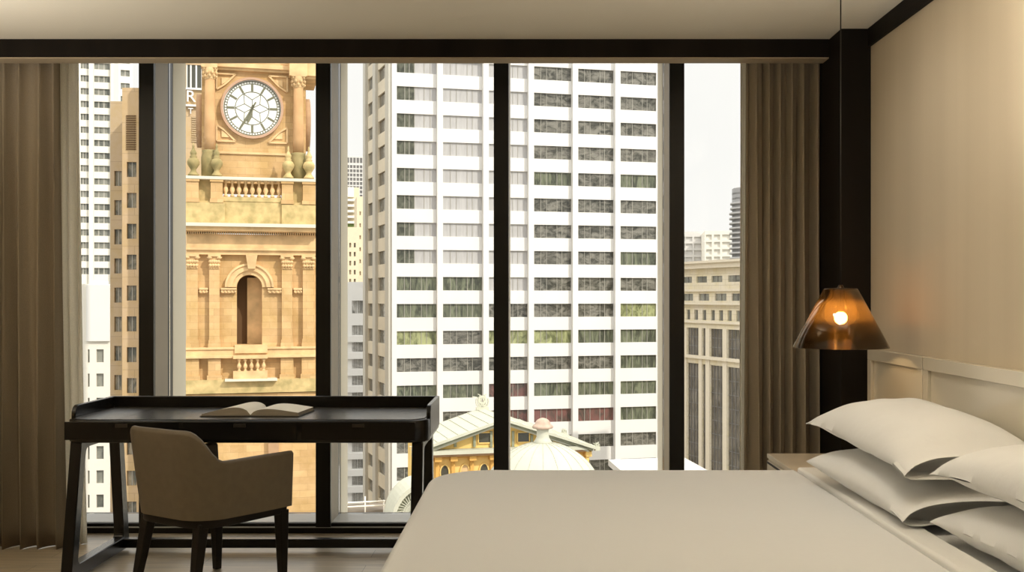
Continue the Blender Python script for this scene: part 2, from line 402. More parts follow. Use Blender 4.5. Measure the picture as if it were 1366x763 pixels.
# window wall: curb, sill, mullions, panes
mb = MB()
mb.box(XL, COLX, YF, 6.03, 0, .030, 0)
mb.box(XL, COLX, YF+.001, 6.03, .030, .0325, 1)
mb.box(XL, COLX, 6.022, 6.33, .0, .050, 0)
mb.box(XL, COLX, 6.04, 6.27, .050, .053, 1)
mb.box(XL, COLX, 6.33, 6.56, -.2, -.10, 1)
struct('trim_5', mb, [M['frame_black'], M['sill']])
mb = MB(); mb.box(XL, COLX, 6.0, 6.33, TOPZ-.06, TOPZ)
struct('trim_6', mb, M['frame_black'])
mx = [PX(-41, 6.0), PX(195, 6.0), PX(431, 6.0), PX(668.5, 6.0), PX(903, 6.0)]
for i, x in enumerate(mx):
    hw = .041
    mb = MB()
    mb.box(x-hw, x+hw, 6.0, 6.03, .03, TOPZ-.06, 0)
    mb.box(x-hw, x+hw, 6.03, 6.235, .053, TOPZ-.06, 1)
    mb.box(x-hw+.001, x+hw-.001, 6.235, 6.325, .053, TOPZ-.06, 0)
    mb.box(x-hw, x+hw, 6.325, 6.56, -.10, TOPZ-.02, 2)
    struct('trim_%d' % (7+i), mb, [M['frame_black'], M['frame_grey'], M['frame_cream']])
ed = [XL]+mx+[COLX]
for i in range(6):
    a = ed[i]+(.042 if i else 0); b = ed[i+1]-(.042 if i < 5 else 0)
    if b-a < .1: continue
    fr = MB(); y0, y1 = 6.25, 6.29
    w = struct('window_%d' % (i+1), MB().box(a, b, 6.262, 6.270, .056, TOPZ-.065), M['pane'])

# ------------------------------------------------------------------ curtains
def curtain(xa, xb, y, ztop, zbot, folds, amp, seed, lean=(0, 0), nz=26, npf=14):
    """folded cloth from xa to xb; lean = extra (left,right) spread at the hem"""
    mb = MB(); n = folds*npf; rows = []
    ph = [noise.noise(Vector((seed, k*.9, 3.1))) for k in range(folds+2)]
    for j in range(nz+1):
        t = j/nz; z = ztop+(zbot-ztop)*t
        row = []
        for i in range(n+1):
            s = i/n
            ss = s+.5/folds*noise.noise(Vector((s*folds*.55, seed, t*.6)))*min(1, s*8)*min(1, (1-s)*8)
            k = ss*folds
            a = amp*(.55+.45*t)*(1+.5*noise.noise(Vector((k*.5, seed*2, t*.9))))
            yy = y+a*math.sin(2*PI*k)+.25*a*math.sin(4*PI*k+seed)+.012*noise.noise(Vector((s*9, t*2, seed)))
            x0 = xa+lean[0]*t; x1 = xb+lean[1]*t**1.5
            x = x0+(x1-x0)*s+.15*a*math.sin(4*PI*k)
            row.append((x, yy, z))
        rows.append(row)
    mb.grid(rows)
    return mb
solo(curtain(-3.30, PX(82, 5.68), 5.655, 2.62, .003, 10, .046, 1.7, (0, .03)), 'drape', M['drape'],
     'heavy taupe linen curtain gathered at the left end of the window', 'curtain', solid=.004)
solo(curtain(PX(74, 5.74), PX(106, 5.75), 5.745, 2.62, .003, 3, .028, 4.2, (0, .045)), 'sheer_curtain', M['sheer'],
     'pale sheer curtain beside the heavy drape, edge by the desk', 'curtain', solid=.002)
solo(curtain(PX(994, 5.7), COLX+.004, 5.672, 2.62, .003, 6, .042, 9.3, (-.012, 0)), 'drape', M['drape'],
     'heavy taupe linen curtain between the window and dark corner column', 'curtain', solid=.004)
solo(curtain(PX(989, 5.75), PX(1030, 5.78), 5.775, 2.62, .003, 4, .022, 6.1, (-.005, 0)), 'sheer_curtain', M['sheer'],
     'thin pale sheer curtain behind the right-hand drape edge', 'curtain', solid=.002)

# ------------------------------------------------------------------ desk
DZ = .738; dx0, dx1 = -2.156, -.472; dy0, dy1 = 5.0, 5.6
def rrect(x0, x1, y0, y1, rs, n=8):
    """rs = radii (x0y0, x1y0, x1y1, x0y1)"""
    P = []
    for (cx, cy, r, a0) in ((x0+rs[0], y0+rs[0], rs[0], PI), (x1-rs[1], y0+rs[1], rs[1], 1.5*PI), (x1-rs[2], y1-rs[2], rs[2], 0), (x0+rs[3], y1-rs[3], rs[3], .5*PI)):
        for k in range(n+1):
            a = a0+PI/2*k/n; P.append((cx+r*math.cos(a), cy+r*math.sin(a)))
    return P
desk = thing('writing_desk', 'long black timber writing desk with raised rim before the window', 'desk', ((dx0+dx1)/2, 5.3, 0))
mb = MB(); mb.plan(rrect(dx0, dx1, dy0, dy1, (.10, .10, .02, .02), 12), .631, DZ-.003, sm=True)
mb.build('apron', M['desk_wood'], desk, bevel=.006)
mb = MB(); mb.plan(rrect(dx0+.022, dx1-.022, dy0+.012, dy1-.022, (.088, .088, .004, .004), 12), DZ-.002, DZ+.0008)
mb.build('desktop', M['desk_top'], desk)
mb = MB(); mb.box(PX(187, 5.3)-.0012, PX(187, 5.3)+.0012, dy0+.014, dy1-.022, DZ+.0009, DZ+.0013)
mb.build('inlay_seam', M['desk_wood'], desk)
GT = .794
mb = MB()                                                   # gallery rim: back and two rounded-ended sides
mb.box(dx0, dx1, dy1-.02, dy1+.002, DZ, GT)
def side_profile(y0, y1):
    P = [(y0, .66), (y0, DZ-.005)]
    for k in range(9):
        a = PI-PI/2*k/8; P.append((y0+.045+.045*math.cos(a), GT-.045+.045*math.sin(a)))
    P += [(y1, GT), (y1, .645), (y0+.02, .645)]
    return P
for x0, x1 in ((dx0-.002, dx0+.018), (dx1-.018, dx1+.002)):
    pr = side_profile(5.105, dy1)
    a = [mb.v(x0, y, z) for y, z in pr]; b = [mb.v(x1, y, z) for y, z in pr]; n = len(pr)
    mb.f(a); mb.f(b[::-1])
    for i in range(n): j = (i+1) % n; mb.f((a[i], a[j], b[j], b[i]))
mb.build('rim', M['desk_wood'], desk, bevel=.003)
for k, cx in enumerate((PX(162, 5.0), PX(320, 5.0), PX(478, 5.0))):
    hwid = .262
    dm = MB().box(cx-hwid, cx+hwid, dy0-.0035, dy0+.01, .645, .728)
    dr = dm.build('drawer', M['desk_wood'], desk, bevel=.0015)
    MB().box(cx-.028, cx+.028, dy0-.007, dy0-.002, .703, .719).build('pull', M['pull'], dr, bevel=.001)
def sled(x0, x1):
    """trapezoid ring in the y-z plane with rounded inner corners"""
    out = [(4.915, .012), (5.635, .012), (5.545, .64), (5.03, .64)]
    inn = [(4.99, .075), (5.555, .075), (5.485, .60), (5.085, .60)]
    def rnd(P, r, n=5):
        Q = []
        for i in range(len(P)):
            p0 = Vector(P[i-1]); p = Vector(P[i]); p1 = Vector(P[(i+1) % len(P)])
            a = p+(p0-p).normalized()*r; b = p+(p1-p).normalized()*r
            for k in range(n+1):
                t = k/n; Q.append(a*(1-t)**2+p*2*t*(1-t)+b*t*t)
        return Q
    A = rnd(out, .015); B = rnd(inn, .035); n = len(A); mb = MB()
    I = [[mb.v(x, q[0], q[1]) for q in Rg] for x, Rg in ((x0, A), (x1, A), (x1, B), (x0, B))]
    for r in range(4):
        for k in range(n):
            j = (k+1) % n; C = I[r]; D = I[(r+1) % 4]; mb.f((C[k], C[j], D[j], D[k]))
    return mb
sled(-2.130, -2.078).build('leg_frame', M['desk_wood'], desk, bevel=.004)
sled(-.550, -.498).build('leg_frame', M['desk_wood'], desk, bevel=.004)
MB().box(-2.078, -.550, 5.545, 5.59, .022, .068).build('stretcher', M['desk_wood'], desk, bevel=.003)

# open book on the desk
bk = thing('open_book', 'open book lying face up on the dark desk', 'book', (-1.31, 5.25, DZ+.001))
spn, spf = Vector((PX(334, 5.13), 5.13)), Vector((PX(357, 5.40), 5.40))
Ln, Lf = Vector((PX(268.5, 5.12), 5.12)), Vector((PX(305, 5.42), 5.42))
Rn, Rf = Vector((PX(397.5, 5.115), 5.115)), Vector((PX(418, 5.38), 5.38))
b0 = DZ+.0015
def cover():
    mb = MB(); P = [Ln+Vector((-.006, -.004)), spn+Vector((0, -.004)), Rn+Vector((.006, -.004)), Rf+Vector((.006, .004)), spf+Vector((0, .004)), Lf+Vector((-.006, .004))]
    mb.plan([(p.x, p.y) for p in P], b0, b0+.004); return mb
cover().build('cover', M['cover'], bk)
def pages(e0, e1, hh, he):
    """block of pages from the spine to the fore-edge with a bulging top"""
    mb = MB(); n = 14; top = []; bot = []
    for j in range(2):
        a = (spn, spf)[j]; b = (e0, e1)[j]; rt = []; rb = []
        for i in range(n+1):
            t = i/n; p = a+(b-a)*t
            z = b0+.004+.003+he*t+hh*math.sin(PI*min(1, t**.62))*(1-.15*t)
            rt.append((p.x, p.y, z)); rb.append((p.x, p.y, b0+.004))
        top.append(rt); bot.append(rb)
    mb.grid(top, 0); mb.grid(bot, 1)
    for j in (0, 1): mb.grid([top[j], bot[j]], 1, sm=False)
    mb.grid([[top[0][n], top[1][n]], [bot[0][n], bot[1][n]]], 1, sm=False)
    mb.grid([[top[0][0], top[1][0]], [bot[0][0], bot[1][0]]], 1, sm=False)
    return mb
pages(Ln, Lf, .036, .004).build('page_block', [M['paper'], M['edges']], bk)
pages(Rn, Rf, .026, .012).build('page_block', [M['paper'], M['edges']], bk)

# ------------------------------------------------------------------ armchair
cc = Vector((-1.455, 4.885)); cu = Vector((.56, .83)).normalized(); cr = Vector((cu.y, -cu.x))   # facing, its right side
def CW(a, b): p = cc+cr*a+cu*b; return p.x, p.y
chair = thing('armchair', 'taupe leather tub armchair with dark wooden legs at the desk', 'armchair', (cc.x, cc.y, 0))
hw, hl = .275, .265
def shell_path():
    """U-shaped plan of the shell: right arm front -> round the back -> left arm front; gives (a,b,nx,nb,s)"""
    P = []; r = .17
    n1, nc, nb_ = 8, 12, 10
    for k in range(n1): P.append((hw, hl-(2*hl-r)*k/n1))
    for k in range(nc): a = -PI/2*k/nc; P.append((hw-r+r*math.cos(a), -hl+r+r*math.sin(a)))
    for k in range(nb_): P.append((hw-r-(2*hw-2*r)*k/nb_, -hl))
    for k in range(nc): a = -PI/2-PI/2*k/nc; P.append((-hw+r+r*math.cos(a), -hl+r+r*math.sin(a)))
    for k in range(n1+1): P.append((-hw, -hl+r+(2*hl-r)*k/n1))
    return P
sp = shell_path()
def top_h(a, b):
    arm, back = .603, .735
    t = (b+hl)/(2*hl)                    # 0 at back, 1 at arm front
    q = min(1, max(0, (.235-t)/.215)); q = q*q*(3-2*q)
    return arm+(back-arm)*q + .004*(1-t)
mb = MB(); L = len(sp); rows_o = []; rows_i = []
lev = [0, .12, .3, .5, .7, .86, .96, 1.0]
for k, (a, b) in enumerate(sp):
    p0 = Vector(sp[max(0, k-1)]); p1 = Vector(sp[min(L-1, k+1)]); tt = (p1-p0).normalized(); nrm = Vector((-tt.y, tt.x))
    if nrm.dot(Vector((a, b))) < 0: nrm = -nrm          # outward
    zt = top_h(a, b); zb = .352
    ro = []; ri = []
    back = max(0, min(1, (.1-b)/.3))
    for l in lev:
        z = zb+(zt-zb)*l
        flare = -.030*(1-l)**1.2*(.35+.65*back)
        th = .045-.012*l
        o_ = Vector((a, b))+nrm*(flare+.018*back*l); i_ = o_-nrm*th
        rnd = .010 if l == 1.0 else 0
        o2 = o_-nrm*rnd; i2 = i_+nrm*rnd
        ro.append((*CW(o2.x, o2.y), z)); ri.append((*CW(i2.x, i2.y), z))
    rows_o.append(ro); rows_i.append(ri)
full = [ro+ri[::-1] for ro, ri in zip(rows_o, rows_i)]
I = mb.grid([r+[r[0]] for r in full])
mb.f(I[0][:-1]); mb.f(I[-1][:-1][::-1])
# merge duplicate seam verts through recalc of normals is unnecessary for shading here
mb.build('shell', M['chair_leather'], chair, bevel=.004)
mb = MB(); P = [CW(*q) for q in rrect(-.215, .215, -.20, .262, (.12, .12, .03, .03), 6)]
mb.plan(P, .35, .455, sm=True); mb.build('seat_cushion', M['chair_leather'], chair, bevel=.018, bseg=3)
mb = MB(); P = [CW(*q) for q in rrect(-.245, .245, -.225, .262, (.14, .14, .02, .02), 8)]
mb.plan(P, .318, .353, sm=True); mb.build('seat_frame', M['chair_wood'], chair, bevel=.003)
for a, b, la, lb in ((.222, .238, .002, .006), (-.222, .238, -.002, .006), (.175, -.175, .022, -.06), (-.175, -.175, -.022, -.06)):
    t = CW(a, b); f_ = CW(a+la, b+lb)
    mb = MB(); 
    # square leg turned with the chair
    def sq(c, h, z): return [mb.v(*(Vector((c[0], c[1]))+cr*i*h+cu*j*h), z) for i, j in ((-1, -1), (1, -1), (1, 1), (-1, 1))]
    A = sq(f_, .0155, 0); B = sq(t, .025, .335)
    mb.f(A[::-1]); mb.f(B)
    for k in range(4): j = (k+1) % 4; mb.f((A[k], A[j], B[j], B[k]))
    mb.build('leg', M['chair_wood'], chair, bevel=.004)

# ------------------------------------------------------------------ bed
BX0, BX1, BY0, BY1 = -.398, 1.61, 2.42, 4.43
bed = thing('bed', 'wide low bed with a beige base standing against the cream headboard', 'bed', ((BX0+BX1)/2, (BY0+BY1)/2, 0))
MB().plan(rrect(BX0+.05, BX1, BY0+.05, BY1-.05, (.05, .01, .01, .05)), .06, .30, sm=True).build('bed_base', M['bed_base'], bed, bevel=.01)
mb = MB()
for x, y in ((BX0+.2, BY0+.2), (BX0+.2, BY1-.2), (BX1-.2, BY0+.2), (BX1-.2, BY1-.2)):
    MB().box(x-.03, x+.03, y-.03, y+.03, 0, .06).build('foot', M['chair_wood'], bed)
MB().plan(rrect(BX0+.035, BX1, BY0+.035, BY1-.035, (.2, .05, .05, .2)), .30, .585, sm=True).build('mattress', M['linen2'], bed, bevel=.03, bseg=4)

def draped(x0, x1, y0, y1, rs, ztop, zbot, rad, seed, amp=.004, edge_y=True, n=10, inner=14):
    """cloth slab: flat top, rounded edge, sides hanging to zbot"""
    mb = MB(); rings = []
    offs = [(0, zbot), (-.004, zbot+.05), (0, (ztop+zbot)/2), (0, ztop-rad)]
    for k in range(1, 7):
        a = PI/2*k/6; offs.append((rad*(1-math.cos(a)), ztop-rad+rad*math.sin(a)))
    mxo = min(x1-x0, y1-y0)/2-.005
    for k in range(1, inner+1): offs.append((rad+(mxo-rad)*k/inner, ztop))
    for o, z in offs:
        rr = tuple(max(.002, r-o) for r in rs)
        P = rrect(x0+o, x1-o, y0+o, y1-o, rr, n)
        # resample the sides so the shape can undulate
        Q = []
        cn = n+1
        for c in range(4):
            Q += P[c*cn:(c+1)*cn]
            a = Vector(P[(c+1)*cn-1]); b = Vector(P[((c+1)*cn) % len(P)])
            for k in range(1, 24): t = k/24; q = a+(b-a)*t; Q.append((q.x, q.y))
        ring = []
        for x, y in Q:
            dz = amp*noise.noise(Vector((x*2.2+seed, y*2.2, z*3)))*2 if z >= ztop-.001 else 0
            dd = 0
            if z < ztop-rad*.5: dd = .010*noise.noise(Vector((x*5, y*5, seed)))*(ztop-z)*3
            ring.append(mb.v(x+dd, y+dd, z+dz))
        rings.append(ring)
    for A, B in zip(rings, rings[1:]):
        m = len(A)
        for k in range(m): j = (k+1) % m; mb.f((A[k], A[j], B[j], B[k]), 0, True)
    mb.f(rings[-1], 0, True)
    return mb
solo(draped(BX0, 1.092, BY0, BY1, (.26, .01, .01, .26), .602, .16, .035, 2.0), 'duvet', M['linen'],
     'smooth white duvet covering the bed from its foot to the fold', 'duvet')
solo(draped(1.086, 1.182, BY0, BY1+.004, (.012, .012, .012, .012), .610, .34, .012, 8.0, .002, inner=5), 'folded_sheet', M['sheet'],
     'narrow turned-back white sheet band between the duvet and the pillows', 'sheet')

def pillow(cx, cy, cz, L, W, up, dn, rotz, tilt, roll, seed, gape=.03, gapedn=.02):
    """pillow lying with its long side along y; its near (low y) end is the open end of the pillowcase"""
    mb = MB(); nu, nv = 34, 22; cr_, sr_ = math.cos(rotz), math.sin(rotz)
    def pos(u, v, top, inner=0):
        au, av = abs(u), abs(v)
        sh = (max(0, 1-au**2.6)**.55)*(max(0, 1-av**2.4)**.6)
        if u < 0:                                        # open end keeps a little height
            e = max(0, 1-av**3)**.5; g = (gape if top else gapedn)
            s2 = max(0, (au-.72)/.28); base = up if top else dn
            h = base*sh*(1-s2)+s2*g*e
            h = max(h, g*e*s2)
        else: h = (up if top else dn)*sh
        if inner: h = max(0, h-.004)
        pinx = 1-.07*(1-au**2)*av**3 if True else 1       # concave sides
        piny = 1-.045*(1-av**2)*au**4
        x = W/2*v*pinx; y = L/2*u*piny
        wr = .008*noise.noise(Vector((u*3+seed, v*3, 1.5 if top else -1.5)))+.010*noise.noise(Vector((u*1.3, v*1.3+seed, 2)))*(sh)
        z = (h if top else -h)+wr*(1 if sh > .01 else .5)
        # lean against the headboard (roll) and dip toward the near end (tilt)
        z += x*roll + y*tilt - .018*(au**4*av**4)
        X = cx+x*cr_-y*sr_; Y = cy+x*sr_+y*cr_
        return (X, Y, cz+z)
    G = []
    for top in (True, False):
        I = []
        for i in range(nu+1):
            u = -1+2*i/nu
            I.append([mb.v(*pos(u, -1+2*j/nv, top)) for j in range(nv+1)])
        for i in range(nu):
            for j in range(nv): mb.f((I[i][j], I[i][j+1], I[i+1][j+1], I[i+1][j]), 0, True)
        G.append(I)
    # inside of the open end
    K = 5; inn = []
    for top in (True, False):
        I = [G[0 if top else 1][0]]
        for i in range(1, K+1):
            u = -1+.05*i
            I.append([mb.v(*pos(u, (-1+2*j/nv)*.985, top, 1)) for j in range(nv+1)])
        for i in range(K):
            for j in range(nv): mb.f((I[i][j], I[i+1][j], I[i+1][j+1], I[i][j+1]), 0, True)
        inn.append(I)
    for j in range(nv): mb.f((inn[0][K][j], inn[0][K][j+1], inn[1][K][j+1], inn[1][K][j]), 0, True)
    import bmesh
    # weld the outer seam
    me = bpy.data.meshes.new('tmp'); me.from_pydata([tuple(v) for v in mb.V], [], mb.Fc)
    bm = bmesh.new(); bm.from_mesh(me); bmesh.ops.remove_doubles(bm, verts=bm.verts[:], dist=.0015)
    bm.verts.ensure_lookup_table()
    out = MB(); out.V = [v.co.copy() for v in bm.verts]; out.Fc = [tuple(l.index for l in f.verts) for f in bm.faces]
    out.Mi = [0]*len(out.Fc); out.Sm = [True]*len(out.Fc); bm.free(); bpy.data.meshes.remove(me)
    return out
def put_pillow(lbl, *a, **k):
    o = solo(pillow(*a, **k), 'pillow', M['linen2'], lbl, 'pillow', 'white pillows stacked in pairs at the headboard', subsurf=1)
    return o
put_pillow('lower white pillow of the far stack beside the nightstand', 1.328, 3.70, .675, .90, .52, .075, .082, R(5.0), .055, .02, 3.0, gape=.036, gapedn=.032)
put_pillow('top white pillow of the far stack, highest against the headboard', 1.338, 3.745, .812, .93, .50, .115, .050, R(4.2), .06, .03, 5.0, gape=.034, gapedn=.036)
put_pillow('lower white pillow of the near stack at the right picture edge', 1.390, 2.80, .660, .84, .42, .072, .072, R(2.0), -.01, .02, 7.0)
put_pillow('top white pillow of the near stack at the right picture edge', 1.395, 2.80, .803, .86, .41, .105, .050, R(2.0), -.01, .03, 9.0)

# headboard: framed cream panels on the wall
hb = thing('headboard', 'long glossy cream panelled headboard fixed along the right wall', 'headboard', (1.63, 3.6, .25))
def panel(y0, y1):
    z0, z1, fw = .25, 1.056, .052
    mb = MB(); mb.box(1.625, XW-.001, y0, y1, z0, z1)
    mb.build('panel', M['headboard'], hb)
    mb = MB()
    mb.box(1.61, 1.6255, y0, y1, z1-fw, z1); mb.box(1.61, 1.6255, y0, y1, z0, z0+fw)
    mb.box(1.61, 1.6255, y0, y0+fw, z0+fw, z1-fw); mb.box(1.61, 1.6255, y1-fw, y1, z0+fw, z1-fw)
    mb.build('panel_frame', M['headboard'], hb, bevel=.002)
panel(4.475, 5.2); panel(2.38, 4.465); panel(1.64, 2.37)

# nightstand
ns = thing('nightstand', 'beige nightstand with pale top between the bed and the corner column', 'nightstand', (1.37, 4.85, 0))
nx0, nx1, ny0, ny1 = 1.13, 1.605, 4.50, 5.2
MB().box(nx0, nx1, ny0, ny1, .535, .555).build('top', M['night_top'], ns, bevel=.002)
MB().box(nx0+.006, nx1, ny0+.004, ny1-.004, .08, .532).build('body', M['night_body'], ns, bevel=.002)
MB().box(nx0+.03, nx1-.02, ny0+.03, ny1-.03, 0, .08).build('plinth', M['gap'], ns)
for z0, z1 in ((.315, .523), (.09, .305)):
    d_ = MB().box(nx0-.002, nx0+.008, ny0+.012, ny1-.012, z0, z1).build('drawer', M['night_body'], ns, bevel=.0015)
    MB().box(nx0-.004, nx0-.0015, ny0+.02, ny1-.02, z1-.012, z1-.002).build('pull', M['gap'], d_)

# pendant lamp
LD = 4.70; lx, ly = PX(1121.5, LD), LD
lamp = thing('pendant_lamp', 'glowing amber glass pendant lamp hanging over the nightstand', 'lamp', (lx, ly, PZ(463, LD)))
zb, zt = PZ(463.5, LD), PZ(386, LD)
prof = [(.200, zb), (.2026, zb+.002), (.072, zt), (.069, zt-.002), (.203, zb)]
rings = MB(); rings.lathe(lx, ly, [(.2026, zb), (.1366, (zb+zt)/2), (.0707, zt)], 72, cap=False)
rings.build('lamp_shade', M['amber'], lamp, solid=.0035)
MB().lathe(lx, ly, [(.068, zt-.006), (.0711, zt), (.068, zt+.004), (.02, zt+.006)], 48).build('cap', M['bronze'], lamp)
bz = PZ(424, LD); bp_ = [(.001, bz-.028)]+[(.028*math.sin(PI*k/14), bz-.028*math.cos(PI*k/14)) for k in range(1, 14)]+[(.004, bz+.028)]
MB().lathe(lx, ly, bp_, 24).build('bulb', M['bulb'], lamp)
MB().lathe(lx, ly, [(.013, bz+.026), (.018, bz+.036), (.018, zt), (.008, zt+.02)], 24).build('socket', M['bronze'], lamp)
MB().tube((lx, ly, zt+.01), (lx, ly, CZ), .0028, n=8).build('cord', M['cord'], lamp)
MB().lathe(lx, ly, [(.03, CZ-.006), (.03, CZ-.0005)], 32).build('ceiling_rose', M['bronze'], lamp)

# ------------------------------------------------------------------ the city outside
struct('ground', MB().box(-500, 500, 12, 900, GZ-1, GZ), M['street'])

def facade_grid(fr, mb, ucols, zrows, u0, u1, z0, z1, v0=0, thick=.5, mi=0):
    """wall layer with an opening for every (column, row)"""
    us = sorted(ucols); e = u0
    for a, b in us:
        if a > e: mb.box(e, a, v0, v0+thick, z0, z1, mi)
        zz = z0
        for c, d in sorted(zrows):
            if c > zz: mb.box(a, b, v0, v0+thick, zz, c, mi)
            zz = d
        if z1 > zz: mb.box(a, b, v0, v0+thick, zz, z1, mi)
        e = b
    if u1 > e: mb.box(e, u1, v0, v0+thick, z0, z1, mi)
def window_mb(fr, a, b, z0, z1, v, bars=(), fw=.05, hb=()):
    mb = MB(fr); mb.box(a, b, v, v+.06, z0, z1, 0)
    for t in bars: x = a+(b-a)*t; mb.box(x-fw/2, x+fw/2, v-.05, v, z0, z1, 1)
    for t in hb: z = z0+(z1-z0)*t; mb.box(a, b, v-.05, v, z-fw/2, z+fw/2, 1)
    return mb
def simple_building(name, label, cat, fr, pxl, pxr, ytop, colpx, rows, wallm, glassm, depth=12, zb=GZ, bars=(.5,), fw=.08, recess=.25, hb=(), refpx=None, group=None, parts=True, z1=None, frm=None):
    u0, u1 = fr.u(pxl), fr.u(pxr); rp = refpx if refpx else (colpx[0][0] if colpx else pxl)
    z1 = fr.z(rp, ytop) if z1 is None else z1
    uc = [(fr.u(a), fr.u(b)) for a, b in colpx]
    zr = [(fr.z(rp, y1), fr.z(rp, y0)) for y0, y1 in rows]
    c = fr.w((u0+u1)/2, depth/2, zb)
    t = thing(name, label, cat, c, group)
    mb = MB(fr); facade_grid(fr, mb, uc, zr, u0, u1, zb, z1)
    mb.box(u0, u1, .5, depth, zb, z1)
    mb.build('wall', wallm, t)
    for i, (a, b) in enumerate(uc):
        for j, (c0, c1) in enumerate(zr):
            g = glassm if not isinstance(glassm, (list, tuple)) else random.choice(glassm)
            window_mb(fr, a, b, c0, c1, recess, bars, fw, hb).build('window', [g, frm or M['mullion']], t)
    return t, u0, u1, z1

# --- white office tower straight ahead
WT = Fr(522, 134.6, R(14.4))
wt = thing('office_tower', 'wide white office tower with banded windows filling the middle of the view', 'building', WT.w(16, 8, GZ))
bayL = [528.2, 590, 651.3, 711, 770, 826.3]; bayR = [582.3, 643.3, 703.8, 762.3, 818.7, 875.5]
bays = [(WT.u(a), WT.u(b)) for a, b in zip(bayL, bayR)]
zt0 = WT.z(528, 114.5); pitch = (WT.z(528, 114.5)-WT.z(528, 551.0))/12; whh = pitch*.5
rowsW = [(zt0-k*pitch-whh, zt0-k*pitch) for k in range(-6, 17)]
ztopW = rowsW[0][1]+1.6
rowsW = rowsW[::-1]
uend = WT.u(884)
mb = MB(WT)
facade_grid(WT, mb, bays, rowsW, 0, uend, GZ, ztopW, .0, .5)
mb.box(.6, uend, .5, 22, GZ, ztopW)
mb.build('wall', M['white_conc'], wt)
mb = MB(WT)
fins = [0.35]+[(bays[i][1]+bays[i+1][0])/2 for i in range(5)]
for i, u in enumerate(fins):
    w_ = .36 if i else .30
    mb.box(u-w_, u+w_, -.55 if i else -.25, 0.01, GZ, ztopW)
mb.box(uend-.5, uend+.02, -.3, 0, GZ, ztopW)
mb.build('fins', M['white_conc'], wt)
# left return face (skewed in plan)
back = Vector((PX(487.5, 149.5), 149.5)); frontc = Vector(WT.O)
WL = Fr(theta=math.atan2(frontc.y-back.y, frontc.x-back.x), O=(back.x, back.y)); Llen = (frontc-back).length
# two window columns on the return face
lc = [(WL.u(491.0), WL.u(500.0)), (WL.u(504.4), WL.u(516.2))]
mb = MB(WL); facade_grid(WL, mb, lc, rowsW, 0, Llen-.3, GZ, ztopW, 0, .5)
mb.box(0, Llen-.6, .5, 3, GZ, ztopW)
mb.build('return_wall', M['beige_conc'], wt)
mb = MB(WL)
for a, b in ((WL.u(487.5), WL.u(490.6)), (WL.u(500.2), WL.u(504.0)), (WL.u(517.2), Llen)):
    mb.box(a, b, -.35, 0, GZ, ztopW)
mb.build('return_fins', M['grey_fin'], wt)
wins = []
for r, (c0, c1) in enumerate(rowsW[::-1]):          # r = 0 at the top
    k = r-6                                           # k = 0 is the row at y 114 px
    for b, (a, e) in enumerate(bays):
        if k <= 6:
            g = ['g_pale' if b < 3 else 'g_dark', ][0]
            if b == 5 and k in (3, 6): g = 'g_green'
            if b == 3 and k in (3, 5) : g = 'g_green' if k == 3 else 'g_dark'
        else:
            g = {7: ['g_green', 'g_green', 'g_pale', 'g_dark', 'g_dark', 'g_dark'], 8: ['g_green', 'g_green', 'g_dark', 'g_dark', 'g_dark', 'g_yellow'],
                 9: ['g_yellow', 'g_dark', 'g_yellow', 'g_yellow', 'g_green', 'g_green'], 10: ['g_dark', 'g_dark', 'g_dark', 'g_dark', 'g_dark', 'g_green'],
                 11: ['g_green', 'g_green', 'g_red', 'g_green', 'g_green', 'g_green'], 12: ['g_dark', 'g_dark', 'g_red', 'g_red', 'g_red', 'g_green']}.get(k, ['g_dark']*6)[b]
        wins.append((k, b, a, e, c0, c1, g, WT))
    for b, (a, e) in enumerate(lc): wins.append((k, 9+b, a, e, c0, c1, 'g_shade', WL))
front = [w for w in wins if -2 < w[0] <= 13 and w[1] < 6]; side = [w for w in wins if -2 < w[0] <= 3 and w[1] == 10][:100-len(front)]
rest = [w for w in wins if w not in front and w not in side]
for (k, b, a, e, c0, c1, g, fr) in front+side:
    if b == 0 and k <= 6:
        # corner bay: dark end panes, panes coloured with reflected sky grey beyond
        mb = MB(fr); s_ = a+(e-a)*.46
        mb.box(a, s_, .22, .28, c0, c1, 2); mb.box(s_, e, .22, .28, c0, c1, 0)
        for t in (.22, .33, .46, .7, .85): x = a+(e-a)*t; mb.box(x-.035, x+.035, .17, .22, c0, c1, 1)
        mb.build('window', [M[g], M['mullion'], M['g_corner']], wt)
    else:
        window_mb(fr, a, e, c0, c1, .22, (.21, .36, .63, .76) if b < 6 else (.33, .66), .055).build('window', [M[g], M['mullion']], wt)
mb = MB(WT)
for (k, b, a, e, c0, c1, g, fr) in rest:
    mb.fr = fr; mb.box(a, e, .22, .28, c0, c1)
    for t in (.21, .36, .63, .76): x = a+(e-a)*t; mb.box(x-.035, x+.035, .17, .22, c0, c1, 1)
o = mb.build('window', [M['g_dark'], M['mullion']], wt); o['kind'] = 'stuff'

# --- sandstone clock tower
CT = Fr(336.5, 81.3, TH)
ct = thing('clock_tower', 'honey sandstone clock tower with arched opening and balustrades', 'clock tower', CT.w(0, 5, GZ))
U = CT.u; Z = CT.z
def cbox(mb, xa, xb, ya, yb, v0, v1, mi=0, ref=336):
    """box from picture measures taken on the plane v0"""
    mb.box(U(xa, v0), U(xb, v0), v0, v1, Z(ref, yb, v0), Z(ref, ya, v0), mi)
VL = -1.2                                    # lower stage stands proud of the clock stage
mb = MB(CT)
# upper stage wall and core
cbox(mb, 269, 408, 20, 245, 0, 9)
mb.build('clock_stage_wall', M['sand'], ct)
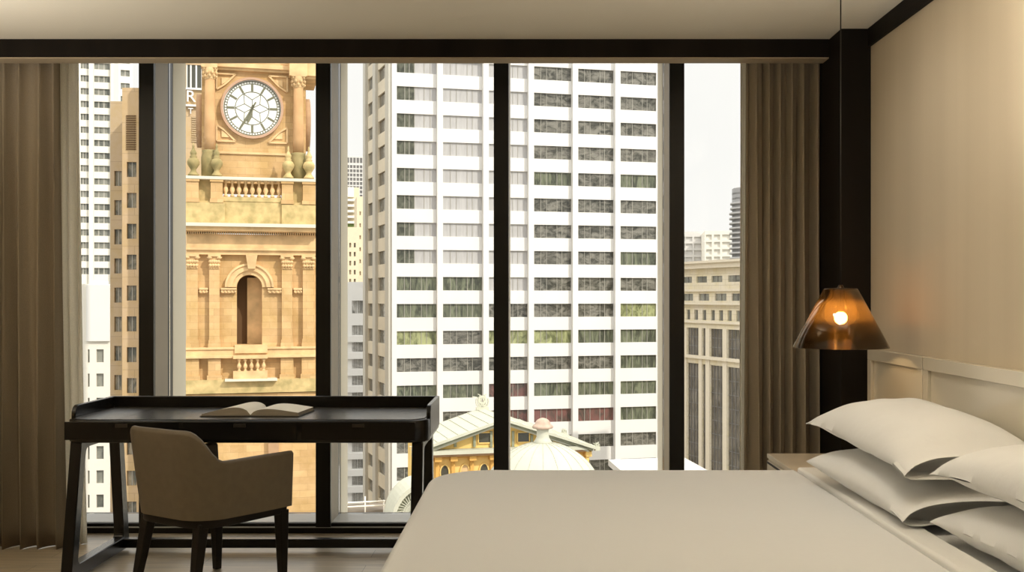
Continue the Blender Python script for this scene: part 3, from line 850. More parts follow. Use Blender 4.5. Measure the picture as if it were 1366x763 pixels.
# clock stage mouldings: square frame, entablature
mb = MB(CT)
cbox(mb, 287, 391, 91, 95, -.35, 0); cbox(mb, 286, 392, 85, 91, -.55, 0); cbox(mb, 284, 394, 60, 85, -.3, 0)
cbox(mb, 268, 290, 58, 92, -1.15, 0); cbox(mb, 386, 410, 58, 98, -1.15, 0);
mc = MB(CT); cbox(mc, 400, 424, 78, 97, -.9, 4); cbox(mc, 398, 424, 97, 101, -.7, 4); mc.build('side_cornice', M['sand_plain'], ct)
mc = MB(CT); cbox(mc, 289, 389, 203, 206, -.12, 0); mc.build('plain_band', M['sand_plain'], ct)
mb.build('upper_entablature', M['sand_plain'], ct, bevel=.03)
for cxp, ytop in ((280, 92), (398, 98)):
    v = -.62; u = U(cxp, v); r_ = 7.0*81/F
    zt_ = Z(336, ytop, v); zc = Z(336, ytop+17, v); zb_ = Z(336, 202, v)
    MB(CT).lathe(u, v, [(r_*1.0, zb_), (r_*1.02, zb_+1), (r_*.9, zc)], 28).build('column', M['sand_red'], ct)
    mb = MB(CT); mb.lathe(u, v, [(r_*.9, zc), (r_*1.0, zc+.05), (r_*.95, zc+.15), (r_*1.1, zc+.45), (r_*1.45, zt_-.12)], 16)
    mb.box(u-r_*1.35, u+r_*1.35, v-r_*1.35, v+r_*1.35, zt_-.14, zt_)
    for lv, rr, q in ((.18, 1.12, 8), (.42, 1.25, 8), (.70, 1.42, 4)):
        for k in range(q):
            a = 2*PI*(k+.5*(lv == .42)+(.5 if q == 4 else 0))/q
            mb.lathe(u+r_*rr*math.cos(a), v+r_*rr*math.sin(a), [(.02, zc+lv-.1), (.09, zc+lv), (.11, zc+lv+.1), (.03, zc+lv+.17)], 8)
    mb.build('capital', M['sand_plain'], ct)
    MB(CT).lathe(u, v, [(r_*1.55, Z(336, 238, v)), (r_*1.6, Z(336, 212, v)), (r_*1.35, Z(336, 206, v)), (r_*1.45, Z(336, 203, v)), (r_*1.05, zb_)], 24).build('column_pedestal', M['sand_olive'], ct)
# clock
cu_, cz_ = U(336.5, -.1), Z(336.5, 144.8, -.1); RR = 38.2*81.3/F
MB(CT).ring(cu_, cz_, RR*.98, RR*1.06, -.42, 0, 72).build('clock_rim', M['clock_rim'], ct)
mb = MB(CT); mb.prism([(cu_+RR*math.cos(2*PI*k/72), cz_+RR*math.sin(2*PI*k/72)) for k in range(72)], -.18, 0)
fc = mb.build('clock_face', M['clock_face'], ct)
mb = MB(CT); v0, v1 = -.215, -.18
mb.ring(cu_, cz_, RR*.925, RR*.955, v0, v1, 72); mb.ring(cu_, cz_, RR*.84, RR*.86, v0, v1, 72); mb.ring(cu_, cz_, RR*.56, RR*.585, v0, v1, 72)
for k in range(60):
    a = 2*PI*k/60; mb.line(cu_+RR*.85*math.cos(a), cz_+RR*.85*math.sin(a), cu_+RR*.94*math.cos(a), cz_+RR*.94*math.sin(a), .05, v0, v1)
for k in range(12):
    a = 2*PI*k/12; mb.line(cu_+RR*.60*math.cos(a), cz_+RR*.60*math.sin(a), cu_+RR*.84*math.cos(a), cz_+RR*.84*math.sin(a), .17 if k % 3 == 0 else .15, v0, v1)
for k in range(6):
    a = PI/6+2*PI*k/6; b_ = a+PI/6; c_ = a-PI/6
    q = (cu_+RR*.30*math.cos(a), cz_+RR*.30*math.sin(a))
    mb.line(cu_, cz_, *q, .04, v0, v1)
    for e_ in (b_, c_): mb.line(*q, cu_+RR*.45*math.cos(e_)*1.26, cz_+RR*.45*math.sin(e_)*1.26, .04, v0, v1)
mb.build('dial_tracery', M['clock_iron'], ct)
def hand(ang, L, tail, w):
    a = R(90-ang); c, s_ = math.cos(a), math.sin(a); m_ = MB(CT)
    px_, pz_ = -s_, c
    P = [(cu_-c*tail*RR+px_*w*.6, cz_-s_*tail*RR+pz_*w*.6), (cu_-c*tail*RR-px_*w*.6, cz_-s_*tail*RR-pz_*w*.6),
         (cu_+c*L*.62*RR-px_*w, cz_+s_*L*.62*RR-pz_*w), (cu_+c*L*RR, cz_+s_*L*RR), (cu_+c*L*.62*RR+px_*w, cz_+s_*L*.62*RR+pz_*w)]
    m_.prism(P, v0-.06, v0-.02); return m_
hand(209, .90, .25, .09).build('minute_hand', M['clock_iron'], ct)
hand(196, .60, .12, .13).build('hour_hand', M['clock_iron'], ct)
# triangular spandrel mouldings round the clock
for sx in (-1, 1):
    for sz in (-1, 1):
        hx, hz = 45.5*81.3/F, 44.5*81.3/F
        cx_, cz2 = cu_+sx*hx, cz_+sz*hz
        ra = RR*1.19
        pa = (cu_+sx*hx, cz_+sz*math.sqrt(max(0, ra*ra-hx*hx)) if ra > hx else cz_+sz*.62)
        A = (cx_, cz_+sz*(hz-1.15)); B = (cu_+sx*(hx-1.35), cz2)
        mid = []
        a0 = math.atan2(A[1]-cz_, A[0]-cu_); a1 = math.atan2(B[1]-cz_, B[0]-cu_)
        for k in range(7): 
            t = k/6; rr = ra*1.02+(math.hypot(A[0]-cu_, A[1]-cz_)*(1-t)+math.hypot(B[0]-cu_, B[1]-cz_)*t-ra*1.02)*abs(2*t-1)**2
            aa = a0+(((a1-a0+PI) % (2*PI))-PI)*t; mid.append((cu_+rr*math.cos(aa), cz_+rr*math.sin(aa)))
        mb = MB(CT); poly = [(cx_, cz2)]+mid
        for i in range(len(poly)):
            j = (i+1) % len(poly); mb.line(*poly[i], *poly[j], .13, -.16, 0)
        g = (sum(p[0] for p in poly)/len(poly), sum(p[1] for p in poly)/len(poly))
        mb.prism([(g[0]+(p[0]-g[0])*.45, g[1]+(p[1]-g[1])*.45) for p in poly], -.10, 0)
        mb.build('spandrel_moulding', M['sand_plain'], ct)
# side clocks seen edge-on
for px_, vv in ((271, 4.5), (410, 4.5)):
    sgn = -1 if px_ < 300 else 1
    ub = U(269 if sgn < 0 else 408, 0); mb = MB(CT); n = 40
    for k in range(1):
        A = [mb.v(ub-sgn*.05, 3.4+RR*1.05*math.cos(2*PI*i/n), cz_-.55+RR*.95*math.sin(2*PI*i/n)) for i in range(n)]
        B = [mb.v(ub+sgn*.45, 3.4+RR*1.05*math.cos(2*PI*i/n), cz_-.55+RR*.95*math.sin(2*PI*i/n)) for i in range(n)]
        mb.f(A); mb.f(B[::-1])
        for i in range(n): j = (i+1) % n; mb.f((A[i], A[j], B[j], B[i]), 0, True)
    mb.build('side_clock', M['sand_pink'], ct)
# terrace: ledge, pedestals, balustrade, finials
mb = MB(CT)
cbox(mb, 249, 422, 269, 300, -1.6, 9); cbox(mb, 247, 300, 271, 300, -1.8, 0, 0); cbox(mb, 376, 424, 272, 300, -1.8, 0, 0)
mb.build('terrace_wall', M['sand_mossy'], ct)
mb = MB(CT); cbox(mb, 296, 377, 263, 269, -1.65, -.9); mb.build('balustrade_base', M['sand_mossy'], ct)
mb = MB(CT); cbox(mb, 247, 422, 236.5, 240.5, -1.9, -.8); mb.build('coping', M['sand_pale'], ct, bevel=.03)
for a, b in ((249, 265), (281, 297), (376, 391), (404, 421)):
    mb = MB(CT); cbox(mb, a, b, 240, 271, -1.75, -.9); cbox(mb, a-1, b+1, 240, 243.5, -1.85, -.85); cbox(mb, a-1, b+1, 266, 271, -1.85, -.85)
    mb.build('pedestal', M['sand'], ct)
for a, b in ((265, 281), (391, 404)):
    mb = MB(CT); cbox(mb, a, b, 240, 271, -1.2, -.9); mb.build('pedestal_recess', M['sand_mossy'], ct)
def baluster(cxp, y0, y1, v, r_):
    u = U(cxp, v); zt_, zb_ = Z(336, y0, v), Z(336, y1, v); h = zt_-zb_
    pr = [(.8, 0), (.8, .08), (.45, .12), (.5, .2), (1, .38), (.85, .5), (.42, .68), (.4, .78), (.75, .84), (.75, .92), (.85, .93), (.85, 1)]
    return MB(CT).lathe(u, v, [(r_*a, zb_+h*b) for a, b in pr], 14)
for k in range(9): baluster(301+k*8.9, 240.5, 263, -1.3, .185).build('baluster', M['sand_plain'], ct)
for cxp in (258, 289, 384.5, 412):
    v = -1.35; u = U(cxp, v); zb_ = Z(336, 236.5, v); h = Z(336, 193, v)-zb_
    pr = [(.42, 0), (.42, .04), (.36, .06), (.22, .14), (.2, .18), (.30, .24), (.46, .34), (.48, .42), (.38, .50), (.24, .54), (.3, .57), (.2, .61), (.24, .66), (.26, .70), (.14, .78), (.07, .86), (.10, .88), (.03, 1)]
    MB(CT).lathe(u, v, [(a*.92, zb_+h*b) for a, b in pr], 20).build('finial', M['sand_olive' if cxp in (258, 289) else 'sand_mossy'], ct)
# cornice, dentils, frieze, architrave
mb = MB(CT); cbox(mb, 244, 426, 298, 302.5, -2.7, 0); mb.build('cornice_lead', M['sand_pale'], ct)
mb = MB(CT); cbox(mb, 245, 425, 302.5, 308, -2.45, 0); cbox(mb, 246, 424, 308, 309.5, -2.2, 0)
cbox(mb, 249, 422, 313, 331, VL-.35, 0); cbox(mb, 248, 423, 331, 334, VL-.6, 0); cbox(mb, 249, 422, 334, 340, VL-.42, 0)
mb.build('cornice', M['sand_plain'], ct)
mb = MB(CT)
x = 248.0
while x < 422: cbox(mb, x, x+1.5, 309.5, 313, -1.95, 0); x += 2.9
mb.build('dentils', M['sand_plain'], ct)
# lower stage wall with arched opening
u0, u1 = U(249, VL), U(422, VL); aw0, aw1 = U(316, VL), U(349.5, VL); spz = Z(336, 383, VL); sb = Z(336, 460, VL)
acu = (aw0+aw1)/2; ar = (aw1-aw0)/2; zt_ = Z(336, 340, VL)
mb = MB(CT)
mb.box(u0, aw0, VL, VL+2.2, Z(336, 506, VL), zt_); mb.box(aw1, u1, VL, VL+2.2, Z(336, 506, VL), zt_)
mb.box(aw0, aw1, VL, VL+2.2, Z(336, 506, VL), sb)
N = 20
for k in range(N):
    a, b = PI-PI*k/N, PI-PI*(k+1)/N
    mb.prism([(acu+ar*math.cos(a), spz+ar*math.sin(a)), (acu+ar*math.cos(b), spz+ar*math.sin(b)), (acu+ar*math.cos(b), zt_), (acu+ar*math.cos(a), zt_)], VL, VL+2.2)
mb.box(u0, u1, VL+2.2, 9, Z(336, 506, VL), zt_)
mb.build('arch_stage_wall', M['sand'], ct)
mb = MB(CT); mb.box(aw0-.1, aw1+.1, VL+1.9, VL+2.25, sb, spz+ar); mb.build('opening_back', M['louvre'], ct)
mb = MB(CT); zz = Z(336, 398, VL)
mb.box(acu-.15, aw1, VL+1.5, VL+1.9, sb, spz+ar*.8); mb.build('inner_screen', M['sand_plain'], ct)
# archivolt, keystone, imposts
mb = MB(CT)
mb.ring(acu, spz, ar*1.02, ar*1.35, VL-.12, VL, 28, a0=0, a1=PI); mb.ring(acu, spz, ar*1.35, ar*1.78, VL-.26, VL, 28, a0=0, a1=PI); mb.ring(acu, spz, ar*1.78, ar*1.95, VL-.38, VL, 28, a0=0, a1=PI)
mb.build('archivolt', M['sand_plain'], ct)
mb = MB(CT); ku = U(335.5, VL)
mb.prism([(ku-.26, Z(336, 359, VL)), (ku+.26, Z(336, 359, VL)), (ku+.42, Z(336, 340.5, VL)), (ku-.42, Z(336, 340.5, VL))], VL-.62, VL)
mb.build('keystone', M['sand_plain'], ct, bevel=.03)
for a, b in ((265.5, 277.5), (294.5, 315.5), (357, 376), (391.5, 403)):
    mb = MB(CT); cbox(mb, a, b, 384, 386.5, VL-.38, VL); cbox(mb, a+1, b-1, 386.5, 391, VL-.28, VL)
    ua, ub = U(a+1.5, VL), U(b-1.5, VL); q = max(2, int((ub-ua)/.22))
    for k in range(q+1): mb.lathe(ua+(ub-ua)*k/q, VL-.3, [(.02, Z(336, 391.5, VL)), (.09, Z(336, 389, VL)), (.02, Z(336, 387, VL))], 8)
    mb.build('impost', M['sand_plain'], ct)
# pilasters with leafy capitals, on pedestals
for a, b in ((249, 264), (279, 293), (376, 390), (404, 419)):
    mb = MB(CT); v = VL-.42
    cbox(mb, a, b, 357, 463, v, VL); cbox(mb, a-1.5, b+1.5, 458, 463, v-.1, VL); cbox(mb, a-1, b+1, 453, 458, v-.05, VL)
    mb.build('pilaster', M['sand'], ct)
    mb = MB(CT); cbox(mb, a-1.5, b+1.5, 340, 342.5, v-.2, VL); cbox(mb, a+.5, b-.5, 342, 358, v-.05, VL); cbox(mb, a, b, 357, 358.5, v-.08, VL)
    ua, ub = U(a, v), U(b, v)
    for lv, q, rr in ((355, 4, .13), (350, 5, .14), (345, 2, .19)):
        for k in range(q):
            t = (k+.5)/q if q > 2 else (.04 if k == 0 else .96)
            z_ = Z(336, lv, v); mb.lathe(ua+(ub-ua)*t, v-.1, [(.02, z_-.16), (rr, z_), (rr*1.1, z_+.08), (.03, z_+.17)], 8)
    mb.build('pilaster_capital', M['sand_plain'], ct)
    mb = MB(CT); cbox(mb, a-1.5, b+1.5, 478, 500, v-.1, VL); cbox(mb, a-3, b+3, 500, 506, v-.25, VL)
    mb.build('pilaster_pedestal', M['sand'], ct)
mb = MB(CT); cbox(mb, 247, 423, 463, 466, VL-.55, VL); cbox(mb, 247, 423, 474, 477.5, VL-.75, VL); cbox(mb, 248, 422, 466, 474, VL-.45, VL)
mb.build('string_course', M['sand_plain'], ct, bevel=.02)
mb = MB(CT); cbox(mb, 313, 357, 460, 471, VL-.6, VL); mb.build('opening_sill', M['sand_plain'], ct)
mb = MB(CT); cbox(mb, 311, 357, 474, 478.5, VL-1.0, VL); cbox(mb, 311, 357, 495, 506, VL-1.0, VL); mb.build('balcony_rails', M['sand_plain'], ct)
for k in range(5): baluster(319+k*8.2, 478.5, 495, VL-.8, .16).build('baluster', M['sand_plain'], ct)
mb = MB(CT); cbox(mb, 300, 370, 505.5, 508.5, VL-1.15, VL); mb.build('balcony_ledge', M['sand_pale'], ct)
mb = MB(CT); cbox(mb, 246, 425, 506, 524, VL-.7, 9); mb.build('base_band', M['sand_mossy'], ct)
mb = MB(CT); mb.box(U(245, VL), U(427, VL), VL-.5, 9, GZ, Z(336, 524, VL)); mb.build('base_wall', M['sand'], ct)
mb = MB(CT); mb.box(U(358, -2.1), U(372, -2.1), -2.1, -1.6, GZ, Z(336, 540, -2)); mb.build('base_buttress', M['sand_pink'], ct)

# --- building with white sign letters, left of the clock tower
SB = Fr(240, 112, TH)
t, *_ = simple_building('sign_building', 'tan building with a white sign letter and louvres left of the clock', 'building', SB, 222, 285, 40,
    [(248.5, 270)], [(86, 117), (50, 81)], M['tan'], M['dark_glass'], depth=14, bars=(.02, .28, .62, .98), fw=.16, frm=M['white_conc'], recess=.1)
mb = MB(SB)
for k in range(12): y = 156+k*2.9; mb.box(SB.u(256), SB.u(264.5), -.12, .05, SB.z(256, y+1.4), SB.z(256, y))
mb.build('louvres', M['tan_side'], t)
mb = MB(SB); mb.box(SB.u(236), SB.u(285), -.35, .05, SB.z(256, 142.5), SB.z(256, 140)); mb.box(SB.u(236), SB.u(285), -.25, .05, SB.z(256, 120), SB.z(256, 117.5)); mb.build('ledges', M['white_conc'], t)
def text_part(txt, fr, px, py, hpx, parent, name='sign_letter', m=None):
    cu2 = bpy.data.curves.new(name, 'FONT'); cu2.body = txt; cu2.extrude = .06; cu2.offset = .01
    h = hpx*fr.O[1]/F; cu2.size = h/.70; cu2.align_x = 'CENTER'
    tmp = bpy.data.objects.new('tmp', cu2); col.objects.link(tmp)
    dg = bpy.context.evaluated_depsgraph_get(); me = bpy.data.meshes.new_from_object(tmp.evaluated_get(dg))
    bpy.data.objects.remove(tmp); bpy.data.curves.remove(cu2)
    o_ = bpy.data.objects.new(name, me); col.objects.link(o_); me.materials.clear(); me.materials.append(m or M['white_conc'])
    o_.parent = parent; o_.rotation_euler = (PI/2, 0, fr.th); w = fr.w(fr.u(px), -.2, fr.z(px, py)); o_.location = w-LOC[parent.name]
    return o_
text_part('R', SB, 254.5, 136, 15, t); text_part('T', SB, 254.5, 152, 7.5, t)

# --- tan apartment tower (two stepped slabs)
TA = Fr(163, 116, R(3)); TB = Fr(147, 123, R(3))
rowsR = [(216+41.2*k, 216+41.2*k+20) for k in range(16)]
t, u0_, u1_, z1_ = simple_building('apartment_tower', 'tan apartment tower with square windows and a louvred top panel', 'building', TA, 163, 196, 117,
    [(169, 182)], rowsR, M['tan'], M['g_tan'], depth=16, bars=(.5,), fw=.09, recess=.3)
mb = MB(TA)
for k in range(16): y = 154+k*2.95; mb.box(TA.u(168.5), TA.u(181.5), -.10, .02, TA.z(168, y+1.2), TA.z(168, y))
mb.build('louvres', M['louvre'], t)
uc = [(TB.u(152.5), TB.u(162.3))]; zr = [(TB.z(152, 228+38.9*k+20), TB.z(152, 228+38.9*k)) for k in range(16)]
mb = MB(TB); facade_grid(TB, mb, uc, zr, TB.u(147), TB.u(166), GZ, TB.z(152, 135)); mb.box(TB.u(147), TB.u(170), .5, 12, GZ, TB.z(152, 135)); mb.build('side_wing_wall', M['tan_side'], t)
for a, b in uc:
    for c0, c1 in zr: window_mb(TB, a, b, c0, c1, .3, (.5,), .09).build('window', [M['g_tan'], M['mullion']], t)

# --- white office tower far left
WA = Fr(90, 288, R(16))
rowsA = [(17.15*k+100-17.15*3, 17.15*k+100-17.15*3+8.4) for k in range(19)]
t, u0_, u1_, zt_ = simple_building('highrise', 'distant white high-rise striped with windows behind the tan apartment tower', 'building', WA, 60, 152, 30,
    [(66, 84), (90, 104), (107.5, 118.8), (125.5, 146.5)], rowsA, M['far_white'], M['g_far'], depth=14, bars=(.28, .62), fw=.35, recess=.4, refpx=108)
mb = MB(WA)
for a, b in ((119, 124.8), (148, 151.5)): mb.box(WA.u(a), WA.u(b), -.9, 0, GZ, zt_)
mb.build('fins', M['far_white'], t)
WB = Fr(152, 330, R(24))
simple_building('highrise', 'pale high-rise wing showing just above the tan tower roof', 'building', WB, 152.5, 177, 40,
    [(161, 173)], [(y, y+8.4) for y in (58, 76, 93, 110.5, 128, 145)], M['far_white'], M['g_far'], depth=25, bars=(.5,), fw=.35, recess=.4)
# low white block with plain upper wall
LB = Fr(112, 146, R(8))
t, *_ = simple_building('white_block', 'low cream block with a blank upper wall and small square windows', 'building', LB, 100, 152, 379,
    [(117, 119.5), (128.5, 138.3)], [(466+32.3*k, 483.5+32.3*k) for k in range(9)], M['far_white'], M['g_far'], depth=12, bars=(), recess=.3, refpx=128)
mb = MB(LB); mb.box(LB.u(116), LB.u(147), -.35, .05, LB.z(128, 455), LB.z(128, 380)); mb.box(LB.u(116), LB.u(130), 2, 6, LB.z(128, 381), LB.z(128, 374)); mb.build('upper_cladding', M['white_conc'], t)

# --- centre-left slot between clock tower and office tower
GT_ = Fr(455, 620, R(12))
simple_building('grid_tower', 'far grey tower with a fine window grid beside the white office tower', 'building', GT_, 440, 492, 208,
    [(458+4.4*k, 461.3+4.4*k) for k in range(7)], [(210, 217)]+[(220+5.6*k, 224+5.6*k) for k in range(9)], M['far_grey'], M['far_dark'], depth=30, bars=(), recess=.3)
PB = Fr(455, 420, R(12))
t, *_ = simple_building('terraced_block', 'beige stepped apartment block with balconies below the grid tower', 'building', PB, 448, 479, 250,
    [(472, 477)], [(268+8*k, 272+8*k) for k in range(4)], M['beige_far'], M['brick'], depth=20, bars=(), recess=.6)
mb = MB(PB)
for k in range(5): mb.box(PB.u(455), PB.u(473.5), -3.2, .2, PB.z(464, 269+7.4*k), PB.z(464, 266+7.4*k))
mb.box(PB.u(448), PB.u(472), -1.6, .2, PB.z(464, 263), PB.z(464, 250))
mb.build('balconies', M['far_white'], t)
mb = MB(PB); mb.box(PB.u(455), PB.u(472), -2.2, -1.8, PB.z(464, 303), PB.z(464, 299)); mb.build('planter', M['green_leaf'], t)
QB = Fr(455, 360, R(12))
t, *_ = simple_building('narrow_block', 'narrow cream block with tiny dark windows beside the office tower', 'building', QB, 476, 492, 262,
    [(479.5, 481.5), (484.5, 486)], [(282+16*k, 287+16*k) for k in range(8)], M['beige_far'], M['far_dark'], depth=18, bars=(), recess=.5)
QC = Fr(455, 330, R(12))
simple_building('stone_block', 'mid-distance beige building with shuttered windows under the terraced block', 'building', QC, 448, 478, 303,
    [(466, 468.5), (472, 474.5)], [(324+12*k, 330+12*k) for k in range(5)], M['beige_far'], M['far_dark'], depth=18, bars=(), recess=.5)
BB = Fr(455, 190, R(8))
zr0 = 376
t, u0_, u1_, zt_ = simple_building('balcony_building', 'white banded building with deep dark windows left of the office tower', 'building', BB, 440, 484.5, 376,
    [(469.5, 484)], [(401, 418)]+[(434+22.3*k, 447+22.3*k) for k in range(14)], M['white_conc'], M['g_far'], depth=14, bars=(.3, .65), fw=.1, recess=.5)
mb = MB(BB)
for k in range(14): mb.box(BB.u(440), BB.u(484.5), -.5, 0, BB.z(466, 456.3+22.3*k), BB.z(466, 448+22.3*k))
mb.build('bands', M['white_conc'], t)

# --- right-hand slot: limestone building, far blocks, dark round tower
S1 = Vector((PX(909, 121), 121)); S2 = Vector((PX(1000, 108.5), 108.5)); 
S1b = S1; SG = Fr(theta=math.atan2(S2.y-S1.y, S2.x-S1.x), O=(S1.x, S1.y)); SGL = (S2-S1).length
sg = thing('stone_office', 'cream limestone office block with tall window bays at the right', 'building', SG.w(SGL/2, 6, GZ))
su = SG.u
def sz(py, ref=912): return SG.z(ref, py)
L_ = su(1062)
u00 = 0.0
def row(cols, y0, y1): return [((su(a), su(b)), (sz(y1), sz(y0))) for a, b in cols]
mb = MB(SG)
zt1 = sz(353)
def strip(cols, y0, y1, name_m='g_far', bars=(.5,)):
    zc0, zc1 = sz(y1), sz(y0); e = u00
    for a, b in cols:
        ua, ub = su(a), su(b); mb.box(e, ua, 0, .9, zc0, zc1); e = ub
    mb.box(e, L_, 0, .9, zc0, zc1)
    return [(su(a), su(b), zc0, zc1) for a, b in cols]
W_ = []
big = [(917, 932.5), (937, 941.5), (947.5, 964.5), (970.5, 990), (996, 1015), (1021, 1027), (1034, 1055)]
mb.box(u00, L_, 0, .9, sz(369.5), zt1)
W_ += strip([(911, 923), (929, 943), (949, 963.5), (971, 989), (996, 1015), (1023, 1043)], 369.5, 377.5)
mb.box(u00, L_, 0, .9, sz(392), sz(377.5))
W_ += strip([(911, 924.5), (932, 946), (953.5, 969), (976, 990), (998, 1014), (1023, 1042)], 392, 401)
mb.box(u00, L_, 0, .9, sz(413), sz(401))
W_ += strip([(916, 920.5), (926, 931), (937, 942), (948.5, 953.5), (959, 964.5), (970.5, 976), (982, 988), (994, 1000), (1007, 1014), (1021, 1028), (1036, 1044)], 413, 426)
mb.box(u00, L_, 0, .9, sz(436.5), sz(426))
W_ += strip(big, 436.5, 472)
mb.box(u00, L_, 0, .9, sz(483), sz(472))
nb = len(W_)
W_ += strip(big, 483, 640)
mb.box(u00, L_, 0, .9, GZ, sz(640)); mb.box(u00, L_, .9, 14, GZ, zt1)
mb.build('wall', M['lime'], sg)
for i, (a, b, c0, c1) in enumerate(W_):
    big_ = (c1-c0) > 2
    hbars = tuple((k+1)/(9 if (c1-c0) > 8 else 3) for k in range(8 if (c1-c0) > 8 else 2)) if big_ else ()
    window_mb(SG, a, b, c0, c1, .16, (.25, .5, .75) if (b-a) > 1 and big_ else (.5,), .07, hbars).build('window', [M['g_shade'] if big_ else M['g_far'], M['far_dark']], sg)
mb = MB(SG); mb.box(-.6, L_, -.9, 2, sz(353), sz(350)); mb.box(-.4, L_, -.6, 1, sz(359.5), sz(353)); mb.box(-.3, L_, -.5, .2, sz(406), sz(403)); mb.box(-.2, L_, -.3, .1, sz(389), sz(386))
mb.box(-.2, L_, -.25, .1, sz(430), sz(427)); mb.box(-.2, L_, -.35, .1, sz(476), sz(472))
mb.build('cornices', M['lime_plain'], sg)
mb = MB(SG)
for a, b in ((911, 916.5), (932.8, 936.8), (942, 947.2), (964.8, 970.2), (990.2, 995.8), (1015.2, 1020.8), (1027.2, 1033.8), (1055.2, 1061)): mb.box(su(a), su(b), -.10, 0, sz(640), sz(436.5))
mb.build('piers', M['lime_plain'], sg)

HB = Fr(900, 330, R(-6))
simple_building('far_block', 'hazy pale block with a white window frame grid under the sky', 'building', HB, 940, 976, 308,
    [(942, 949.5), (952.5, 960.5), (963.5, 974)], [(313+9.8*k, 320+9.8*k) for k in range(4)], M['far_white'], M['far_dark'], depth=20, bars=(.5,), fw=.5, recess=.8, frm=M['far_white'])
HB2 = Fr(900, 350, R(-6))
simple_building('far_block', 'hazy grey office block showing beside the right mullion', 'building', HB2, 880, 941, 309,
    [(896, 902), (907, 914), (915, 923.5), (926, 938.5)], [(316, 322), (325, 331), (334, 340), (343, 349)], M['far_grey'], M['far_dark'], depth=20, bars=(.5,), fw=.4, recess=.8)
rt = thing('round_tower', 'distant dark tower ringed with balcony slabs at the right curtain', 'building', (PX(1000, 300), 300, GZ))
rx, ry, rr_ = PX(1000, 300), 300, 5.3
MB().lathe(rx, ry, [(rr_-.5, GZ), (rr_-.5, PZ(252, 300))], 32).build('core', M['slate_dark'], rt)
for k in range(18):
    y = 251+6.6*k; r2 = rr_+(-.9 if k < 1 else (-.5 if k < 3 else .0+.25*(k > 4)))
    MB().lathe(rx, ry, [(r2, PZ(y+2.4, 300)), (r2, PZ(y, 300))], 32).build('balcony_slab', M['slate'], rt)

# --- white flat roof below the office tower
rz = H-16
def rp_(px, py): d = 16*F/(py-VY); return (PX(px, d), d)
mb = MB(); P = [rp_(811.5, 613), rp_(888, 680), rp_(1040, 680), rp_(911.5, 609.5)]
mb.plan(P, rz-.6, rz, 0); 
cxy = [(p[0]*.9+sum(q[0] for q in P)/4*.1, p[1]*.9+sum(q[1] for q in P)/4*.1) for p in P]
mb.plan(cxy, GZ, rz-.6, 1)
solo(mb, 'flat_roof_building', [M['white_roof'], M['far_white']], 'low building with a plain white flat roof at the tower foot', 'building')

# --- ochre building with pedimented verdigris roof
YG = Fr(668, 62, TH); yb = thing('ochre_building', 'ochre yellow building with oval windows under a pale green gable roof', 'building', YG.w(0, 4, GZ))
yu, yz = YG.u, YG.z
mb = MB(YG)
ap = (yu(668), yz(668, 556)); lf = (yu(560), yz(560, 595)); rg = (yu(790), yz(790, 593.5))
# roof: two thick slopes with a raking cornice
def slope(a, b, v0, v1, th, mi):
    dx, dz = b[0]-a[0], b[1]-a[1]
    mb.prism([(a[0], a[1]-th), (b[0], b[1]-th), b, a] if b[0] > a[0] else [a, b, (b[0], b[1]-th), (a[0], a[1]-th)], v0, v1, mi)
slope(ap, lf, -.9, 5.2, .16, 0); slope(ap, rg, -.9, 5.2, .16, 0)
mb.build('roof', M['verdigris'], yb)
mb = MB(YG)
a2 = (ap[0], ap[1]-.16); slope(a2, (lf[0]+.2, lf[1]-.13), -.75, 0, .12, 0); slope(a2, (rg[0]-.2, rg[1]-.13), -.75, 0, .12, 0)
mb.build('gutter', M['verd_dark'], yb)
mb = MB(YG)
a2 = (ap[0], ap[1]-.28); slope(a2, (lf[0]+.4, lf[1]-.22), -.6, 0, .10, 0); slope(a2, (rg[0]-.4, rg[1]-.22), -.6, 0, .10, 0)
mb.build('raking_cornice', M['verdigris'], yb)
for k in range(1, 9):
    for e_ in (lf, rg):
        pass
mb = MB(YG)                                   # standing seams on the roof
for e_ in (lf, rg):
    for k in range(8):
        t = (k+.5)/8; x_ = ap[0]+(e_[0]-ap[0])*t; z_ = ap[1]+(e_[1]-ap[1])*t; mb.box(x_-.025, x_+.025, -.85, 5.15, z_-.02, z_+.035)
mb.build('roof_seams', M['verdigris'], yb)
wl, wr = yu(562), yu(786); zc_ = yz(668, 597)
mb = MB(YG); mb.prism([(wl, zc_), (wr, zc_), (wr, rg[1]-.25), (ap[0], ap[1]-.36), (wl, lf[1]-.2)], 0, 4.6)
mb.box(wl, wr, .0, 5, GZ, zc_)
mb.build('wall', M['yellow'], yb)
mb = MB(YG); mb.box(wl-.15, wr+.1, -.75, 0, yz(668, 601.5), yz(668, 596.5)); mb.build('cornice_lead', M['verdigris'], yb)
mb = MB(YG); mb.box(wl, wr, -.5, 0, yz(668, 605), yz(668, 601.5)); mb.box(wl, wr, -.2, 0, yz(668, 608), yz(668, 605), 1); mb.build('cornice', [M['sand_pink'], M['yellow_dark']], yb)
for px_ in (564, 583, 604, 629, 656, 681, 706, 731, 756, 782):
    mb = MB(YG); c_ = yu(px_); mb.box(c_-.10, c_+.10, -.14, 0, GZ, yz(668, 611)); mb.box(c_-.2, c_+.2, -.45, 0, yz(668, 611.5), yz(668, 605.5)); mb.build('pilaster', M['yellow_dark'], yb)
